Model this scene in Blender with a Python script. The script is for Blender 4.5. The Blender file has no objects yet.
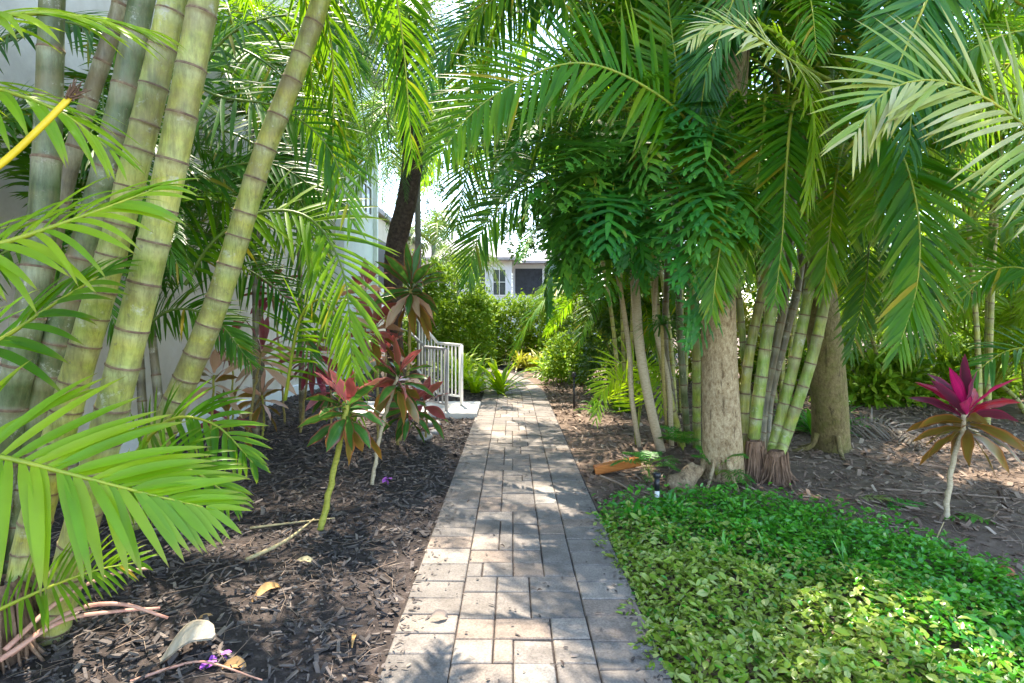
import bpy, math, random
import numpy as np
from mathutils import Vector, Matrix
sc = bpy.context.scene
C = sc.collection
RNG = np.random.default_rng(11)
random.seed(5)
R = math.radians

# ------------------------------------------------------------------ camera, sky, sun, exposure
F_PX, HZ, EYE = 560.0, 318.0, 1.46
cam_d = bpy.data.cameras.new('camera')
cam = bpy.data.objects.new('camera', cam_d); C.objects.link(cam)
cam.location = (0, 0, EYE); cam.rotation_euler = (R(90), 0, 0)
cam_d.sensor_width = 36; cam_d.lens = F_PX / 1024 * 36
cam_d.shift_y = -(341.5 - HZ) / 1024
cam_d.clip_start = 0.05; cam_d.clip_end = 1500
sc.camera = cam

SUN_AZ = math.atan2(-0.24, 0.80)      # compass style: from +Y towards +X
SUN_EL = R(64)
w = bpy.data.worlds.new('World'); sc.world = w; w.use_nodes = True
nt = w.node_tree; nt.nodes.clear()
sky = nt.nodes.new('ShaderNodeTexSky'); sky.sky_type = 'NISHITA'; sky.sun_disc = False
sky.sun_elevation = SUN_EL; sky.sun_rotation = SUN_AZ; sky.air_density = 1.0; sky.dust_density = 0.4; sky.ozone_density = 1.0
bg = nt.nodes.new('ShaderNodeBackground'); bg.inputs[1].default_value = 0.15
wo = nt.nodes.new('ShaderNodeOutputWorld')
nt.links.new(sky.outputs[0], bg.inputs[0]); nt.links.new(bg.outputs[0], wo.inputs[0])
sd = bpy.data.lights.new('sun', 'SUN'); sd.energy = 2.1; sd.angle = R(0.53); sd.color = (1, .95, .86)
so = bpy.data.objects.new('sun', sd); C.objects.link(so)
sv = Vector((math.sin(SUN_AZ) * math.cos(SUN_EL), math.cos(SUN_AZ) * math.cos(SUN_EL), math.sin(SUN_EL)))
so.rotation_euler = (-sv).to_track_quat('-Z', 'Y').to_euler(); so.location = sv * 40
sc.view_settings.view_transform = 'Standard'; sc.view_settings.look = 'None'
sc.view_settings.exposure = 2.95; sc.view_settings.gamma = 1.0; sc.view_settings.use_curve_mapping = False
sc.view_settings.use_white_balance = True; sc.view_settings.white_balance_temperature = 7150; sc.view_settings.white_balance_tint = 12
sc.render.engine = 'CYCLES'
cy = sc.cycles
cy.max_bounces = 7; cy.diffuse_bounces = 4; cy.glossy_bounces = 2; cy.transmission_bounces = 4; cy.transparent_max_bounces = 4
cy.use_denoising = True; cy.caustics_reflective = False; cy.caustics_refractive = False
cy.sample_clamp_indirect = 6

# ------------------------------------------------------------------ helpers
def at(u, v, Y):
    "point seen at pixel (u, v) of the photograph, Y metres ahead"
    return np.array([(u - 512) / F_PX * Y, Y, EYE - (v - HZ) / F_PX * Y])
def gr(u, v, z=0.0):
    "point of the ground seen at pixel (u, v)"
    Y = (EYE - z) * F_PX / (v - HZ)
    return np.array([(u - 512) / F_PX * Y, Y, z])
def nrm(a):
    a = np.asarray(a, float)
    return a / np.maximum(np.linalg.norm(a, axis=-1, keepdims=True), 1e-9)
def lin(r, g, b):
    f = lambda c: c / 12.92 if c <= .04045 else ((c + .055) / 1.055) ** 2.4
    return (f(r / 255), f(g / 255), f(b / 255))

class MB:
    def __init__(s): s.V = []; s.F = []; s.U = []; s.M = []; s.n = 0
    def add(s, V, F, uv=None, mat=0):
        V = np.asarray(V, float).reshape(-1, 3); F = np.asarray(F, int).reshape(-1, 4)
        s.V.append(V); s.F.append(F + s.n); s.n += len(V)
        s.U.append(np.zeros((len(V), 2)) if uv is None else np.asarray(uv, float).reshape(-1, 2))
        s.M.append(np.full(len(F), mat, int) if np.isscalar(mat) else np.asarray(mat, int))
        return s
    def box(s, c, d, mat=0, bev=0.0, rz=0.0, M=None):
        s.add(*box_vf(c, d, bev, rz, M), mat=mat); return s
    def mesh(s, name, mats, base=(0, 0, 0), smooth=True):
        V = np.concatenate(s.V) - np.asarray(base, float); F = np.concatenate(s.F); U = np.concatenate(s.U); M = np.concatenate(s.M)
        me = bpy.data.meshes.new(name)
        me.vertices.add(len(V)); me.vertices.foreach_set('co', V.astype(np.float32).ravel())
        nf = len(F)
        me.loops.add(nf * 4); me.loops.foreach_set('vertex_index', F.astype(np.int32).ravel())
        me.polygons.add(nf); me.polygons.foreach_set('loop_start', np.arange(0, nf * 4, 4, dtype=np.int32))
        me.polygons.foreach_set('material_index', M.astype(np.int32))
        me.polygons.foreach_set('use_smooth', np.full(nf, smooth, dtype=bool))
        uvl = me.uv_layers.new(name='UVMap'); uvl.data.foreach_set('uv', U[F.ravel()].astype(np.float32).ravel())
        for m in (mats if isinstance(mats, (list, tuple)) else [mats]): me.materials.append(m)
        me.update(calc_edges=True); me.validate()
        return me
    def build(s, name, mats, parent=None, base=None, smooth=True):
        if base is None: base = tuple(parent.location) if parent is not None else (0, 0, 0)
        o = bpy.data.objects.new(name, s.mesh(name, mats, base, smooth)); C.objects.link(o)
        if parent is not None: o.parent = parent
        else: o.location = base
        return o

def box_vf(c, d, bev=0.0, rz=0.0, M=None):
    x, y, z = d[0] / 2, d[1] / 2, d[2] / 2
    if bev <= 0:
        P = [(sx * x, sy * y, sz * z) for sz in (-1, 1) for sx, sy in ((-1, -1), (1, -1), (1, 1), (-1, 1))]
        Fc = [(3, 2, 1, 0), (4, 5, 6, 7)] + [(i, (i + 1) % 4, 4 + (i + 1) % 4, 4 + i) for i in range(4)]
    else:
        q = ((-1, -1), (1, -1), (1, 1), (-1, 1)); b = bev
        P = [(a * (x - b), e * (y - b), -z) for a, e in q] + [(a * x, e * y, -z + b) for a, e in q] + \
            [(a * x, e * y, z - b) for a, e in q] + [(a * (x - b), e * (y - b), z) for a, e in q]
        Fc = [(3, 2, 1, 0), (12, 13, 14, 15)]
        for k in range(3): Fc += [(4 * k + i, 4 * k + (i + 1) % 4, 4 * k + 4 + (i + 1) % 4, 4 * k + 4 + i) for i in range(4)]
    P = np.array(P, float)
    if M is not None: P = P @ np.array(M).T
    if rz:
        cs, sn = math.cos(rz), math.sin(rz); P = P @ np.array([[cs, sn, 0], [-sn, cs, 0], [0, 0, 1]])
    return P + np.asarray(c, float), np.array(Fc)

def spline(P, n):
    P = np.asarray(P, float)
    if len(P) == 2: t = np.linspace(0, 1, n)[:, None]; return P[0] * (1 - t) + P[1] * t
    Q = np.vstack([2 * P[0] - P[1], P, 2 * P[-1] - P[-2]])
    t = np.linspace(0, len(P) - 1 - 1e-6, 240); i = t.astype(int); f = (t - i)[:, None]
    a, b, c, d = Q[i], Q[i + 1], Q[i + 2], Q[i + 3]
    S = .5 * (2 * b + (c - a) * f + (2 * a - 5 * b + 4 * c - d) * f ** 2 + (3 * b - a - 3 * c + d) * f ** 3)
    L = np.concatenate([[0], np.cumsum(np.linalg.norm(np.diff(S, axis=0), axis=1))])
    x = np.linspace(0, L[-1], n)
    return np.stack([np.interp(x, L, S[:, k]) for k in range(3)], 1)

def tangents(P): return nrm(np.gradient(P, axis=0))

def tube_vf(P, r, sides=8, flat=1.0, seed=0, lump=0.0):
    P = np.asarray(P, float); n = len(P); r = np.broadcast_to(np.asarray(r, float), (n,))
    T = tangents(P); N = np.zeros_like(P)
    a = np.array([1, 0, 0.]) if abs(T[0][0]) < .8 else np.array([0, 1, 0.])
    v = a
    for i in range(n):
        v = v - T[i] * np.dot(v, T[i]); v = v / max(np.linalg.norm(v), 1e-9); N[i] = v
    B = np.cross(T, N)
    th = np.arange(sides) / sides * 2 * np.pi
    rr = r[:, None] * np.ones((1, sides))
    if lump:
        g = np.random.default_rng(seed)
        for k in range(5):
            rr = rr * (1 + lump * .45 * np.sin((1 + k % 3) * th[None, :] + g.uniform(0, 6.28) + np.linspace(0, g.uniform(2, 14), n)[:, None]))
    V = P[:, None] + (N[:, None] * np.cos(th)[None, :, None] + B[:, None] * np.sin(th)[None, :, None] * flat) * rr[..., None]
    i, j = np.meshgrid(np.arange(n - 1), np.arange(sides), indexing='ij'); j2 = (j + 1) % sides
    F = np.stack([i * sides + j, i * sides + j2, (i + 1) * sides + j2, (i + 1) * sides + j], -1).reshape(-1, 4)
    uv = np.stack(np.broadcast_arrays(th[None, :] / 6.2832, np.linspace(0, 1, n)[:, None]), -1)
    return V.reshape(-1, 3), F, uv.reshape(-1, 2)
def capped(P, r):
    "add a closing point at each end"
    P = np.asarray(P, float); r = np.broadcast_to(np.asarray(r, float), (len(P),))
    t0 = nrm(P[0] - P[1]) * 1e-3; t1 = nrm(P[-1] - P[-2]) * 1e-3
    return np.vstack([P[0] + t0, P, P[-1] + t1]), np.concatenate([[1e-4], r, [1e-4]])

PROF = {'palm': ([0, .06, .3, .6, .85, 1], [.45, .8, 1, .85, .42, .02]),
        'lance': ([0, .12, .3, .55, .8, 1], [.22, .35, .8, 1, .6, .02]),
        'oval': ([0, .2, .5, .8, 1], [.1, .8, 1, .65, .03]),
        'strap': ([0, .2, .6, .85, 1], [.7, 1, .95, .6, .05])}
def leaves(B, d, n, L, W, droop=0., fold=.25, nseg=5, prof='palm', wave=0.):
    B = np.asarray(B, float).reshape(-1, 3); N = len(B)
    d = nrm(np.broadcast_to(d, (N, 3))); n = np.broadcast_to(n, (N, 3))
    L = np.broadcast_to(np.asarray(L, float), (N,)); W = np.broadcast_to(np.asarray(W, float), (N,)); droop = np.broadcast_to(np.asarray(droop, float), (N,))
    s = np.linspace(0, 1, nseg + 1)
    D = d[:, None] - np.array([0, 0, 1.])[None, None] * (droop[:, None] * s[None])[..., None]
    D = nrm(D)
    mid = (D[:, 1:] + D[:, :-1]) / 2
    P = np.concatenate([np.zeros((N, 1, 3)), np.cumsum(mid, 1)], 1) * (L / nseg)[:, None, None] + B[:, None]
    S = nrm(np.cross(D, n[:, None])); U = np.cross(S, D)
    wd = np.interp(s, *PROF[prof])[None] * W[:, None] / 2
    lift = fold * wd
    if wave: lift = lift + wave * wd * np.sin(s * 16 + RNG.uniform(0, 6, (N, 1)))
    left = P + S * wd[..., None] + U * lift[..., None]; right = P - S * wd[..., None] + U * lift[..., None]
    V = np.stack([left, P, right], 2)
    m = nseg + 1
    base = (np.arange(N) * m * 3)[:, None, None]; i = np.arange(nseg)[None, :, None] * 3; k = np.arange(2)[None, None]
    a = base + i + k
    F = np.stack([a, a + 1, a + 4, a + 3], -1).reshape(-1, 4)
    uv = np.zeros((N, m, 3, 2)); uv[..., 0] = np.array([0, .5, 1])[None, None]; uv[..., 1] = s[None, :, None]
    return V.reshape(-1, 3), F, uv.reshape(-1, 2)

# ------------------------------------------------------------------ materials
def newmat(name):
    m = bpy.data.materials.new(name); m.use_nodes = True; t = m.node_tree; t.nodes.clear()
    return m, t, t.nodes.new('ShaderNodeOutputMaterial')
def nd(t, kind, **kw):
    n = t.nodes.new(kind)
    for k, v in kw.items():
        if k.startswith('i_'): n.inputs[k[2:].replace('_', ' ')].default_value = v
        else: setattr(n, k, v)
    return n
def ramp(t, fac, stops):
    r = t.nodes.new('ShaderNodeValToRGB'); e = r.color_ramp.elements
    while len(e) < len(stops): e.new(.5)
    for k, (p, c) in enumerate(stops): e[k].position = p; e[k].color = (*c, 1) if len(c) == 3 else c
    t.links.new(fac, r.inputs[0]); return r.outputs[0]
def mix(t, fac, a, b, mode='MIX'):
    m = t.nodes.new('ShaderNodeMix'); m.data_type = 'RGBA'; m.blend_type = mode
    for sock, val in ((m.inputs[0], fac), (m.inputs[6], a), (m.inputs[7], b)):
        if hasattr(val, 'links'): t.links.new(val, sock)
        elif isinstance(val, (int, float)): sock.default_value = val
        else: sock.default_value = (*val, 1)
    return m.outputs[2]
def noise(t, scale, detail=4, rough=.6, coord='Object', vec=None):
    n = nd(t, 'ShaderNodeTexNoise'); n.inputs['Scale'].default_value = scale; n.inputs['Detail'].default_value = detail; n.inputs['Roughness'].default_value = rough
    if vec is None: vec = t.nodes.new('ShaderNodeTexCoord').outputs[coord]
    t.links.new(vec, n.inputs['Vector']); return n.outputs[0]
def mapping(t, scale, coord='Object'):
    m = t.nodes.new('ShaderNodeMapping'); m.inputs['Scale'].default_value = scale
    t.links.new(t.nodes.new('ShaderNodeTexCoord').outputs[coord], m.inputs[0]); return m.outputs[0]

def leafmat(name, c1, c2, c3=None, odd=None, trans=(.25, .5, .03), tf=.38, rough=.38, edge=None, tip=None, rib=None, spec=.5, streak=None):
    "c1..c3: range of leaf colours, one per leaflet; edge / tip / rib: colours of margin, end and midrib"
    m, t, out = newmat(name)
    isl = t.nodes.new('ShaderNodeNewGeometry').outputs['Random Per Island']
    col = ramp(t, isl, [(0, c1), (.55, c2), (.93, c3 or c2)] + ([(.965, odd)] if odd else []))
    oi = t.nodes.new('ShaderNodeObjectInfo').outputs['Random']
    hs = nd(t, 'ShaderNodeHueSaturation'); t.links.new(col, hs.inputs['Color'])
    mr = nd(t, 'ShaderNodeMapRange'); t.links.new(oi, mr.inputs[0]); mr.inputs[3].default_value = .475; mr.inputs[4].default_value = .525
    t.links.new(mr.outputs[0], hs.inputs['Hue'])
    mv = nd(t, 'ShaderNodeMapRange'); t.links.new(oi, mv.inputs[0]); mv.inputs[3].default_value = 1.25; mv.inputs[4].default_value = .8
    t.links.new(mv.outputs[0], hs.inputs['Value'])
    col = hs.outputs[0]
    nz = noise(t, 9, 3); col = mix(t, .35, col, ramp(t, nz, [(.3, (.45, .45, .45)), (.7, (1, 1, 1))]), 'MULTIPLY')
    uv = t.nodes.new('ShaderNodeUVMap'); sep = t.nodes.new('ShaderNodeSeparateXYZ'); t.links.new(uv.outputs[0], sep.inputs[0])
    if streak:
        mp = t.nodes.new('ShaderNodeMapping'); mp.inputs['Scale'].default_value = (16, 1.3, 1); t.links.new(uv.outputs[0], mp.inputs[0])
        ad = t.nodes.new('ShaderNodeVectorMath'); ad.operation = 'ADD'; t.links.new(mp.outputs[0], ad.inputs[0]); t.links.new(oi, ad.inputs[1])
        col = mix(t, ramp(t, noise(t, 1.0, 5, .7, vec=ad.outputs[0]), [(.42, (0, 0, 0)), (.66, (.85, .85, .85))]), col, streak)
    if rib: col = mix(t, ramp(t, sep.outputs[0], [(.42, (0, 0, 0)), (.5, (1, 1, 1)), (.58, (0, 0, 0))]), col, rib)
    if edge: col = mix(t, ramp(t, sep.outputs[0], [(0, (1, 1, 1)), (.2, (0, 0, 0)), (.8, (0, 0, 0)), (1, (1, 1, 1))]), col, edge)
    if tip: col = mix(t, ramp(t, sep.outputs[1], [(.72, (0, 0, 0)), (.95, (.8, .8, .8))]), col, tip)
    if tip: col = mix(t, ramp(t, sep.outputs[1], [(.93, (0, 0, 0)), (.97, (.9, .9, .9))]), col, (.17, .10, .04))
    p = nd(t, 'ShaderNodeBsdfPrincipled'); t.links.new(col, p.inputs['Base Color']); p.inputs['Roughness'].default_value = rough
    p.inputs['Specular IOR Level'].default_value = spec
    tr = t.nodes.new('ShaderNodeBsdfTranslucent'); t.links.new(mix(t, .6, col, trans), tr.inputs[0])
    ms = t.nodes.new('ShaderNodeMixShader'); ms.inputs[0].default_value = tf
    t.links.new(p.outputs[0], ms.inputs[1]); t.links.new(tr.outputs[0], ms.inputs[2]); t.links.new(ms.outputs[0], out.inputs[0])
    return m

def solid(name, c1, c2=None, scale=12, rough=.7, bump=0., bscale=40, stretch=None, metallic=0, c3=None, island=None, spec=.4):
    m, t, out = newmat(name)
    vec = mapping(t, stretch) if stretch else None
    n1 = noise(t, scale, 6, .65, vec=vec)
    col = ramp(t, n1, [(.3, c1), (.55, c2 or c1), (.75, c3 or c2 or c1)])
    if island:
        isl = t.nodes.new('ShaderNodeNewGeometry').outputs['Random Per Island']
        col = mix(t, .8, col, ramp(t, isl, [(k / (len(island) - 1), c) for k, c in enumerate(island)]))
    p = nd(t, 'ShaderNodeBsdfPrincipled'); t.links.new(col, p.inputs['Base Color']); p.inputs['Roughness'].default_value = rough
    p.inputs['Metallic'].default_value = metallic; p.inputs['Specular IOR Level'].default_value = spec
    if bump:
        b = nd(t, 'ShaderNodeBump'); b.inputs['Strength'].default_value = bump; b.inputs['Distance'].default_value = .02
        t.links.new(noise(t, bscale, 8, .7, vec=mapping(t, stretch) if stretch else None), b.inputs['Height']); t.links.new(b.outputs[0], p.inputs['Normal'])
    t.links.new(p.outputs[0], out.inputs[0]); return m

def barkmat(name, dark, mid, pale, moss=None):
    m, t, out = newmat(name)
    big = noise(t, 4, 6, .7); fine = noise(t, 38, 8, .75, vec=mapping(t, (1, 1, .55))); pit = noise(t, 90, 4, .7)
    col = ramp(t, fine, [(.30, dark), (.44, mid), (.62, pale)])
    col = mix(t, .75, col, ramp(t, big, [(.3, (.55, .48, .42)), (.5, (.95, .92, .88)), (.7, (1.15, 1.12, 1.08))]), 'MULTIPLY')
    col = mix(t, ramp(t, pit, [(.30, (.8, .8, .8)), (.42, (0, 0, 0))]), col, dark)
    crack = noise(t, 7, 5, .65, vec=mapping(t, (3.2, 3.2, .45))); col = mix(t, ramp(t, crack, [(.34, (.85, .85, .85)), (.42, (0, 0, 0))]), col, dark)
    if moss: col = mix(t, ramp(t, noise(t, 6, 6, .75), [(.45, (0, 0, 0)), (.65, (.7, .7, .7))]), col, moss)
    p = nd(t, 'ShaderNodeBsdfPrincipled'); t.links.new(col, p.inputs['Base Color']); p.inputs['Roughness'].default_value = .92
    b = nd(t, 'ShaderNodeBump'); b.inputs['Strength'].default_value = .9; b.inputs['Distance'].default_value = .025
    t.links.new(fine, b.inputs['Height']); t.links.new(b.outputs[0], p.inputs['Normal'])
    t.links.new(p.outputs[0], out.inputs[0]); return m
def canemat(name, pale, green, yellow, scar=(.10, .06, .045)):
    "UV.y runs 0..1 within each internode"
    m, t, out = newmat(name)
    uv = t.nodes.new('ShaderNodeUVMap'); sep = t.nodes.new('ShaderNodeSeparateXYZ'); t.links.new(uv.outputs[0], sep.inputs[0])
    n1 = noise(t, 5, 5, .65); col = ramp(t, n1, [(.32, green), (.5, pale), (.68, yellow)])
    bloom = ramp(t, sep.outputs[1], [(0, (.15, .15, .15)), (.55, (0, 0, 0)), (1, (.6, .6, .6))])
    col = mix(t, bloom, col, (.52, .53, .36))
    grime = noise(t, 5, 8, .8, vec=mapping(t, (2.4, 2.4, .5))); col = mix(t, .8, col, ramp(t, grime, [(.36, (.42, .36, .26)), (.54, (1, 1, 1))]), 'MULTIPLY')
    st = noise(t, 22, 6, .7, vec=mapping(t, (3, 3, .35)))
    col = mix(t, .55, col, ramp(t, st, [(.28, (.25, .3, .2)), (.55, (1, 1, 1))]), 'MULTIPLY')
    blot = noise(t, 2.2, 6, .72); col = mix(t, ramp(t, blot, [(.48, (0, 0, 0)), (.66, (.8, .8, .8))]), col, (.20, .155, .075))
    lich = noise(t, 7, 7, .8); col = mix(t, ramp(t, lich, [(.58, (0, 0, 0)), (.66, (.7, .7, .7))]), col, (.50, .50, .42))
    nearscar = ramp(t, sep.outputs[1], [(0, (.8, .8, .8)), (.1, (0, 0, 0)), (.88, (0, 0, 0)), (1, (.6, .6, .6))])
    col = mix(t, mix(t, 1.0, nearscar, ramp(t, noise(t, 11, 4, .7), [(.4, (0, 0, 0)), (.6, (1, 1, 1))]), 'MULTIPLY'), col, (.17, .10, .06))
    spots = noise(t, 30, 3, .6); col = mix(t, ramp(t, spots, [(.64, (0, 0, 0)), (.72, (.6, .6, .6))]), col, (.16, .14, .09))
    p = nd(t, 'ShaderNodeBsdfPrincipled'); t.links.new(col, p.inputs['Base Color']); p.inputs['Roughness'].default_value = .45
    b = nd(t, 'ShaderNodeBump'); b.inputs['Strength'].default_value = .25; b.inputs['Distance'].default_value = .01
    t.links.new(st, b.inputs['Height']); t.links.new(b.outputs[0], p.inputs['Normal'])
    t.links.new(p.outputs[0], out.inputs[0]); return m

G = {}
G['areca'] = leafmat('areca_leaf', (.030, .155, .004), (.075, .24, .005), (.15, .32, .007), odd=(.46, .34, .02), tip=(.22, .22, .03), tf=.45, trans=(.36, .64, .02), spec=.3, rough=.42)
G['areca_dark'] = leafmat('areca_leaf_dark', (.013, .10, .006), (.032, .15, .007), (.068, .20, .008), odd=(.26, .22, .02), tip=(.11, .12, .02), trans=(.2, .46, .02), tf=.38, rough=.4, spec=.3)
G['areca_blue'] = leafmat('areca_leaf_blue', (.018, .13, .028), (.036, .17, .025), (.075, .23, .022), trans=(.18, .46, .05), tf=.36, rough=.35, spec=.35)
G['lime'] = leafmat('lime_leaf', (.15, .35, .010), (.24, .44, .014), (.34, .50, .018), trans=(.52, .74, .02), tf=.48, tip=(.34, .36, .04))  # bright leaf tone, also stands in for sun on shaded fronds
G['pale'] = leafmat('pale_leaf', (.20, .34, .02), (.40, .44, .10), (.52, .52, .26), trans=(.42, .52, .12), tf=.3, rough=.3, tip=(.35, .33, .04))
G['date'] = leafmat('date_leaf', (.035, .12, .03), (.06, .16, .03), (.11, .22, .03), trans=(.25, .5, .06), tf=.38)
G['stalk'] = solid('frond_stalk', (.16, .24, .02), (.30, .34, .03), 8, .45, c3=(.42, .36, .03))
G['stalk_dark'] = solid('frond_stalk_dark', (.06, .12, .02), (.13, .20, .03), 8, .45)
G['stalk_yellow'] = solid('yellow_stalk', (.55, .36, .012), (.72, .52, .02), 6, .4, c3=(.45, .38, .02))
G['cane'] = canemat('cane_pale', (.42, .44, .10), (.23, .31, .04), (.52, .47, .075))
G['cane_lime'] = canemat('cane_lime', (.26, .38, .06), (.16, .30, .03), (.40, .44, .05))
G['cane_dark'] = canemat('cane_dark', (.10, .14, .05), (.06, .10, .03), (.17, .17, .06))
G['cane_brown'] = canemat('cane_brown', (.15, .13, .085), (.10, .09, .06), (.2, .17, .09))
G['scar'] = solid('cane_scar', (.08, .045, .03), (.20, .13, .08), 26, .8, c3=(.30, .27, .14))
G['bark'] = barkmat('bark_tan', (.11, .065, .03), (.42, .30, .17), (.64, .52, .34))
G['bark_green'] = barkmat('bark_mossy', (.05, .035, .015), (.21, .165, .07), (.33, .27, .13), (.16, .17, .03))
G['bark_dark'] = solid('bark_dark', (.03, .02, .014), (.09, .06, .045), 22, .95, 1.0, 30, c3=(.16, .12, .09))
G['bark_far'] = solid('bark_grey', (.12, .10, .08), (.24, .21, .18), 10, .9, .4)
G['root'] = solid('root_fibre', (.10, .055, .035), (.23, .14, .09), 30, .95, .6, 60, (2, 2, .3), c3=(.33, .22, .15))
G['phil'] = leafmat('lobed_leaf', (.022, .17, .03), (.06, .27, .03), (.13, .37, .03), odd=(.30, .30, .04), trans=(.2, .52, .06), tf=.34, rough=.42, spec=.3, rib=(.08, .2, .05))
G['phil_bright'] = leafmat('lobed_leaf_young', (.06, .24, .016), (.06, .22, .018), (.10, .27, .02), trans=(.22, .55, .03), tf=.33, rough=.3)
G['hedge'] = leafmat('hedge_leaf', (.07, .20, .010), (.15, .30, .014), (.27, .40, .03), trans=(.34, .5, .03), tf=.3, rough=.5, spec=.2)
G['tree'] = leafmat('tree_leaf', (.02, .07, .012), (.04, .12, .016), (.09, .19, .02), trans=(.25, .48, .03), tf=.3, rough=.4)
G['tree_lit'] = leafmat('tree_leaf_lit', (.045, .11, .015), (.09, .17, .02), (.14, .23, .03), trans=(.3, .5, .05), tf=.33, rough=.4)  # lit copy of the tree leaf, sunlight put into a lighter colour
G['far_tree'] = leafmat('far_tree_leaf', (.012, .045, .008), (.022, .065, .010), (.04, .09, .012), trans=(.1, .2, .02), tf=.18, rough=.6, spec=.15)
G['cover'] = leafmat('cover_leaf', (.014, .19, .010), (.034, .27, .012), (.085, .35, .015), trans=(.2, .5, .03), tf=.25, rough=.3, rib=(.09, .26, .05))
G['cover_var_sun'] = leafmat('cover_leaf_variegated_sun', (.20, .32, .02), (.36, .44, .05), (.52, .54, .16), trans=(.42, .58, .08), tf=.28, rough=.3, rib=(.12, .28, .04))  # variegated yellow also carries the sun patch painted into the leaves
G['bamboo_yel'] = leafmat('yellow_strap', (.30, .33, .03), (.42, .38, .04), (.22, .32, .03), trans=(.5, .5, .05), tf=.3)
G['magenta'] = leafmat('magenta_leaf', (.58, .010, .085), (.74, .02, .12), (.42, .015, .07), trans=(.75, .02, .16), tf=.3, rough=.3, edge=(.28, .01, .06), streak=(.16, .012, .04))
G['plum'] = leafmat('plum_leaf', (.11, .02, .05), (.17, .05, .08), (.09, .04, .03), trans=(.35, .05, .1), tf=.25, rough=.28, edge=(.4, .02, .1), streak=(.30, .02, .09))
G['bronze'] = leafmat('bronze_leaf', (.12, .14, .018), (.20, .18, .025), (.30, .20, .03), trans=(.4, .25, .04), tf=.25, rough=.3, edge=(.42, .13, .04), tip=(.30, .12, .02), streak=(.20, .07, .02))
G['redgreen'] = leafmat('red_edged_leaf', (.018, .085, .018), (.03, .12, .02), (.05, .13, .02), trans=(.15, .35, .04), tf=.22, rough=.25, edge=(.30, .05, .05), rib=(.07, .17, .03), streak=(.06, .19, .03))
G['pinkred'] = leafmat('pink_striped_leaf', (.58, .05, .11), (.36, .06, .07), (.10, .12, .02), trans=(.6, .08, .1), tf=.25, rough=.28, edge=(.5, .12, .12), streak=(.10, .10, .02))
G['copper'] = leafmat('copper_leaf', (.60, .22, .07), (.70, .42, .26), (.38, .09, .05), trans=(.6, .28, .12), tf=.3, rough=.3, edge=(.6, .36, .28), streak=(.62, .46, .36))
G['wine'] = leafmat('wine_leaf', (.16, .016, .035), (.30, .03, .06), (.42, .12, .14), trans=(.35, .05, .08), tf=.25, rough=.3, edge=(.3, .1, .12), streak=(.28, .10, .12))
G['dead'] = leafmat('dead_frond', (.10, .075, .055), (.18, .14, .11), (.25, .20, .17), trans=(.25, .18, .12), tf=.15, rough=.6)
G['stem_tan'] = solid('cordyline_stem', (.22, .18, .05), (.38, .32, .12), 26, .6, .3, 60, (1, 1, 3))
G['stem_lime'] = solid('cordyline_stem_lime', (.20, .24, .03), (.36, .36, .06), 26, .6, .3, 60, (1, 1, 3))
G['stem_pale'] = solid('cordyline_stem_pale', (.36, .28, .17), (.52, .44, .30), 30, .6, .3, 60, (1, 1, 3))
G['soil'] = solid('mulch_soil', (.022, .016, .013), (.05, .037, .032), 16, .95, 1, 30, c3=(.15, .115, .10))  # palest noise tone stands for faded and sunlit patches
G['soil_r'] = solid('brown_soil', (.085, .056, .038), (.16, .112, .08), 7, .95, 1, 34, c3=(.24, .175, .13))
G['chips'] = solid('mulch_chips', (.03, .024, .022), (.05, .04, .036), 30, .8, .3, 80, island=[(.02, .016, .015), (.055, .043, .039), (.095, .077, .07), (.16, .128, .11), (.045, .036, .032), (.32, .25, .20)], spec=.5)
G['litter'] = solid('leaf_litter', (.12, .08, .06), (.2, .14, .11), 30, .85, .3, 80, island=[(.06, .038, .026), (.14, .09, .062), (.23, .155, .11), (.33, .24, .175), (.10, .062, .04), (.48, .38, .29)])
G['twig'] = solid('pale_twig', (.30, .22, .11), (.45, .36, .19), 20, .8)
G['paver'] = None
G['stucco'] = solid('stucco_wall', (.50, .43, .36), (.70, .63, .55), 1.3, .9, .25, 160, c3=(.78, .73, .67))
G['stucco_white'] = solid('white_stucco', (.74, .76, .79), (.80, .82, .84), 3, .9, .2, 160)
G['stucco_cream'] = solid('cream_stucco', (.70, .58, .42), (.78, .66, .50), 3, .9, .2, 160)
G['trim'] = solid('white_trim', (.78, .78, .77), (.83, .83, .82), 6, .5)
G['roof'] = solid('roof_tile', (.30, .27, .25), (.42, .38, .36), 8, .8, .6, 20)
G['glass'] = solid('window_glass', (.03, .04, .05), (.06, .07, .085), 2, .08, spec=.8)
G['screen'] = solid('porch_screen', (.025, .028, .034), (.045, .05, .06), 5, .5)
G['grey'] = solid('grey_soffit', (.22, .22, .24), (.28, .28, .30), 6, .7)
G['metal_white'] = solid('white_metal', (.80, .79, .76), (.84, .83, .80), 12, .4, .05)
G['metal_grey'] = solid('grey_metal', (.20, .20, .21), (.30, .30, .31), 12, .45)
G['concrete'] = solid('concrete', (.50, .48, .45), (.60, .58, .55), 5, .9, .3, 90, c3=(.66, .64, .61))
G['rock'] = solid('grey_rock', (.20, .19, .19), (.34, .33, .33), 9, .9, .8, 30, c3=(.46, .45, .44))
G['log'] = barkmat('cut_log', (.07, .045, .025), (.25, .17, .10), (.40, .30, .18))
G['rust'] = solid('rust_wood', (.36, .10, .02), (.52, .17, .035), 14, .7, .4, 50, (.6, 4, 4), c3=(.62, .27, .07))
G['black'] = solid('black_plastic', (.012, .014, .018), (.02, .022, .026), 10, .35)
G['white'] = solid('white_plastic', (.75, .75, .72), (.82, .82, .8), 10, .4)
G['sheath'] = solid('dry_sheath', (.30, .25, .18), (.42, .36, .28), 10, .65, .35, 40, (4, 1, 1), c3=(.50, .45, .37))
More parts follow.
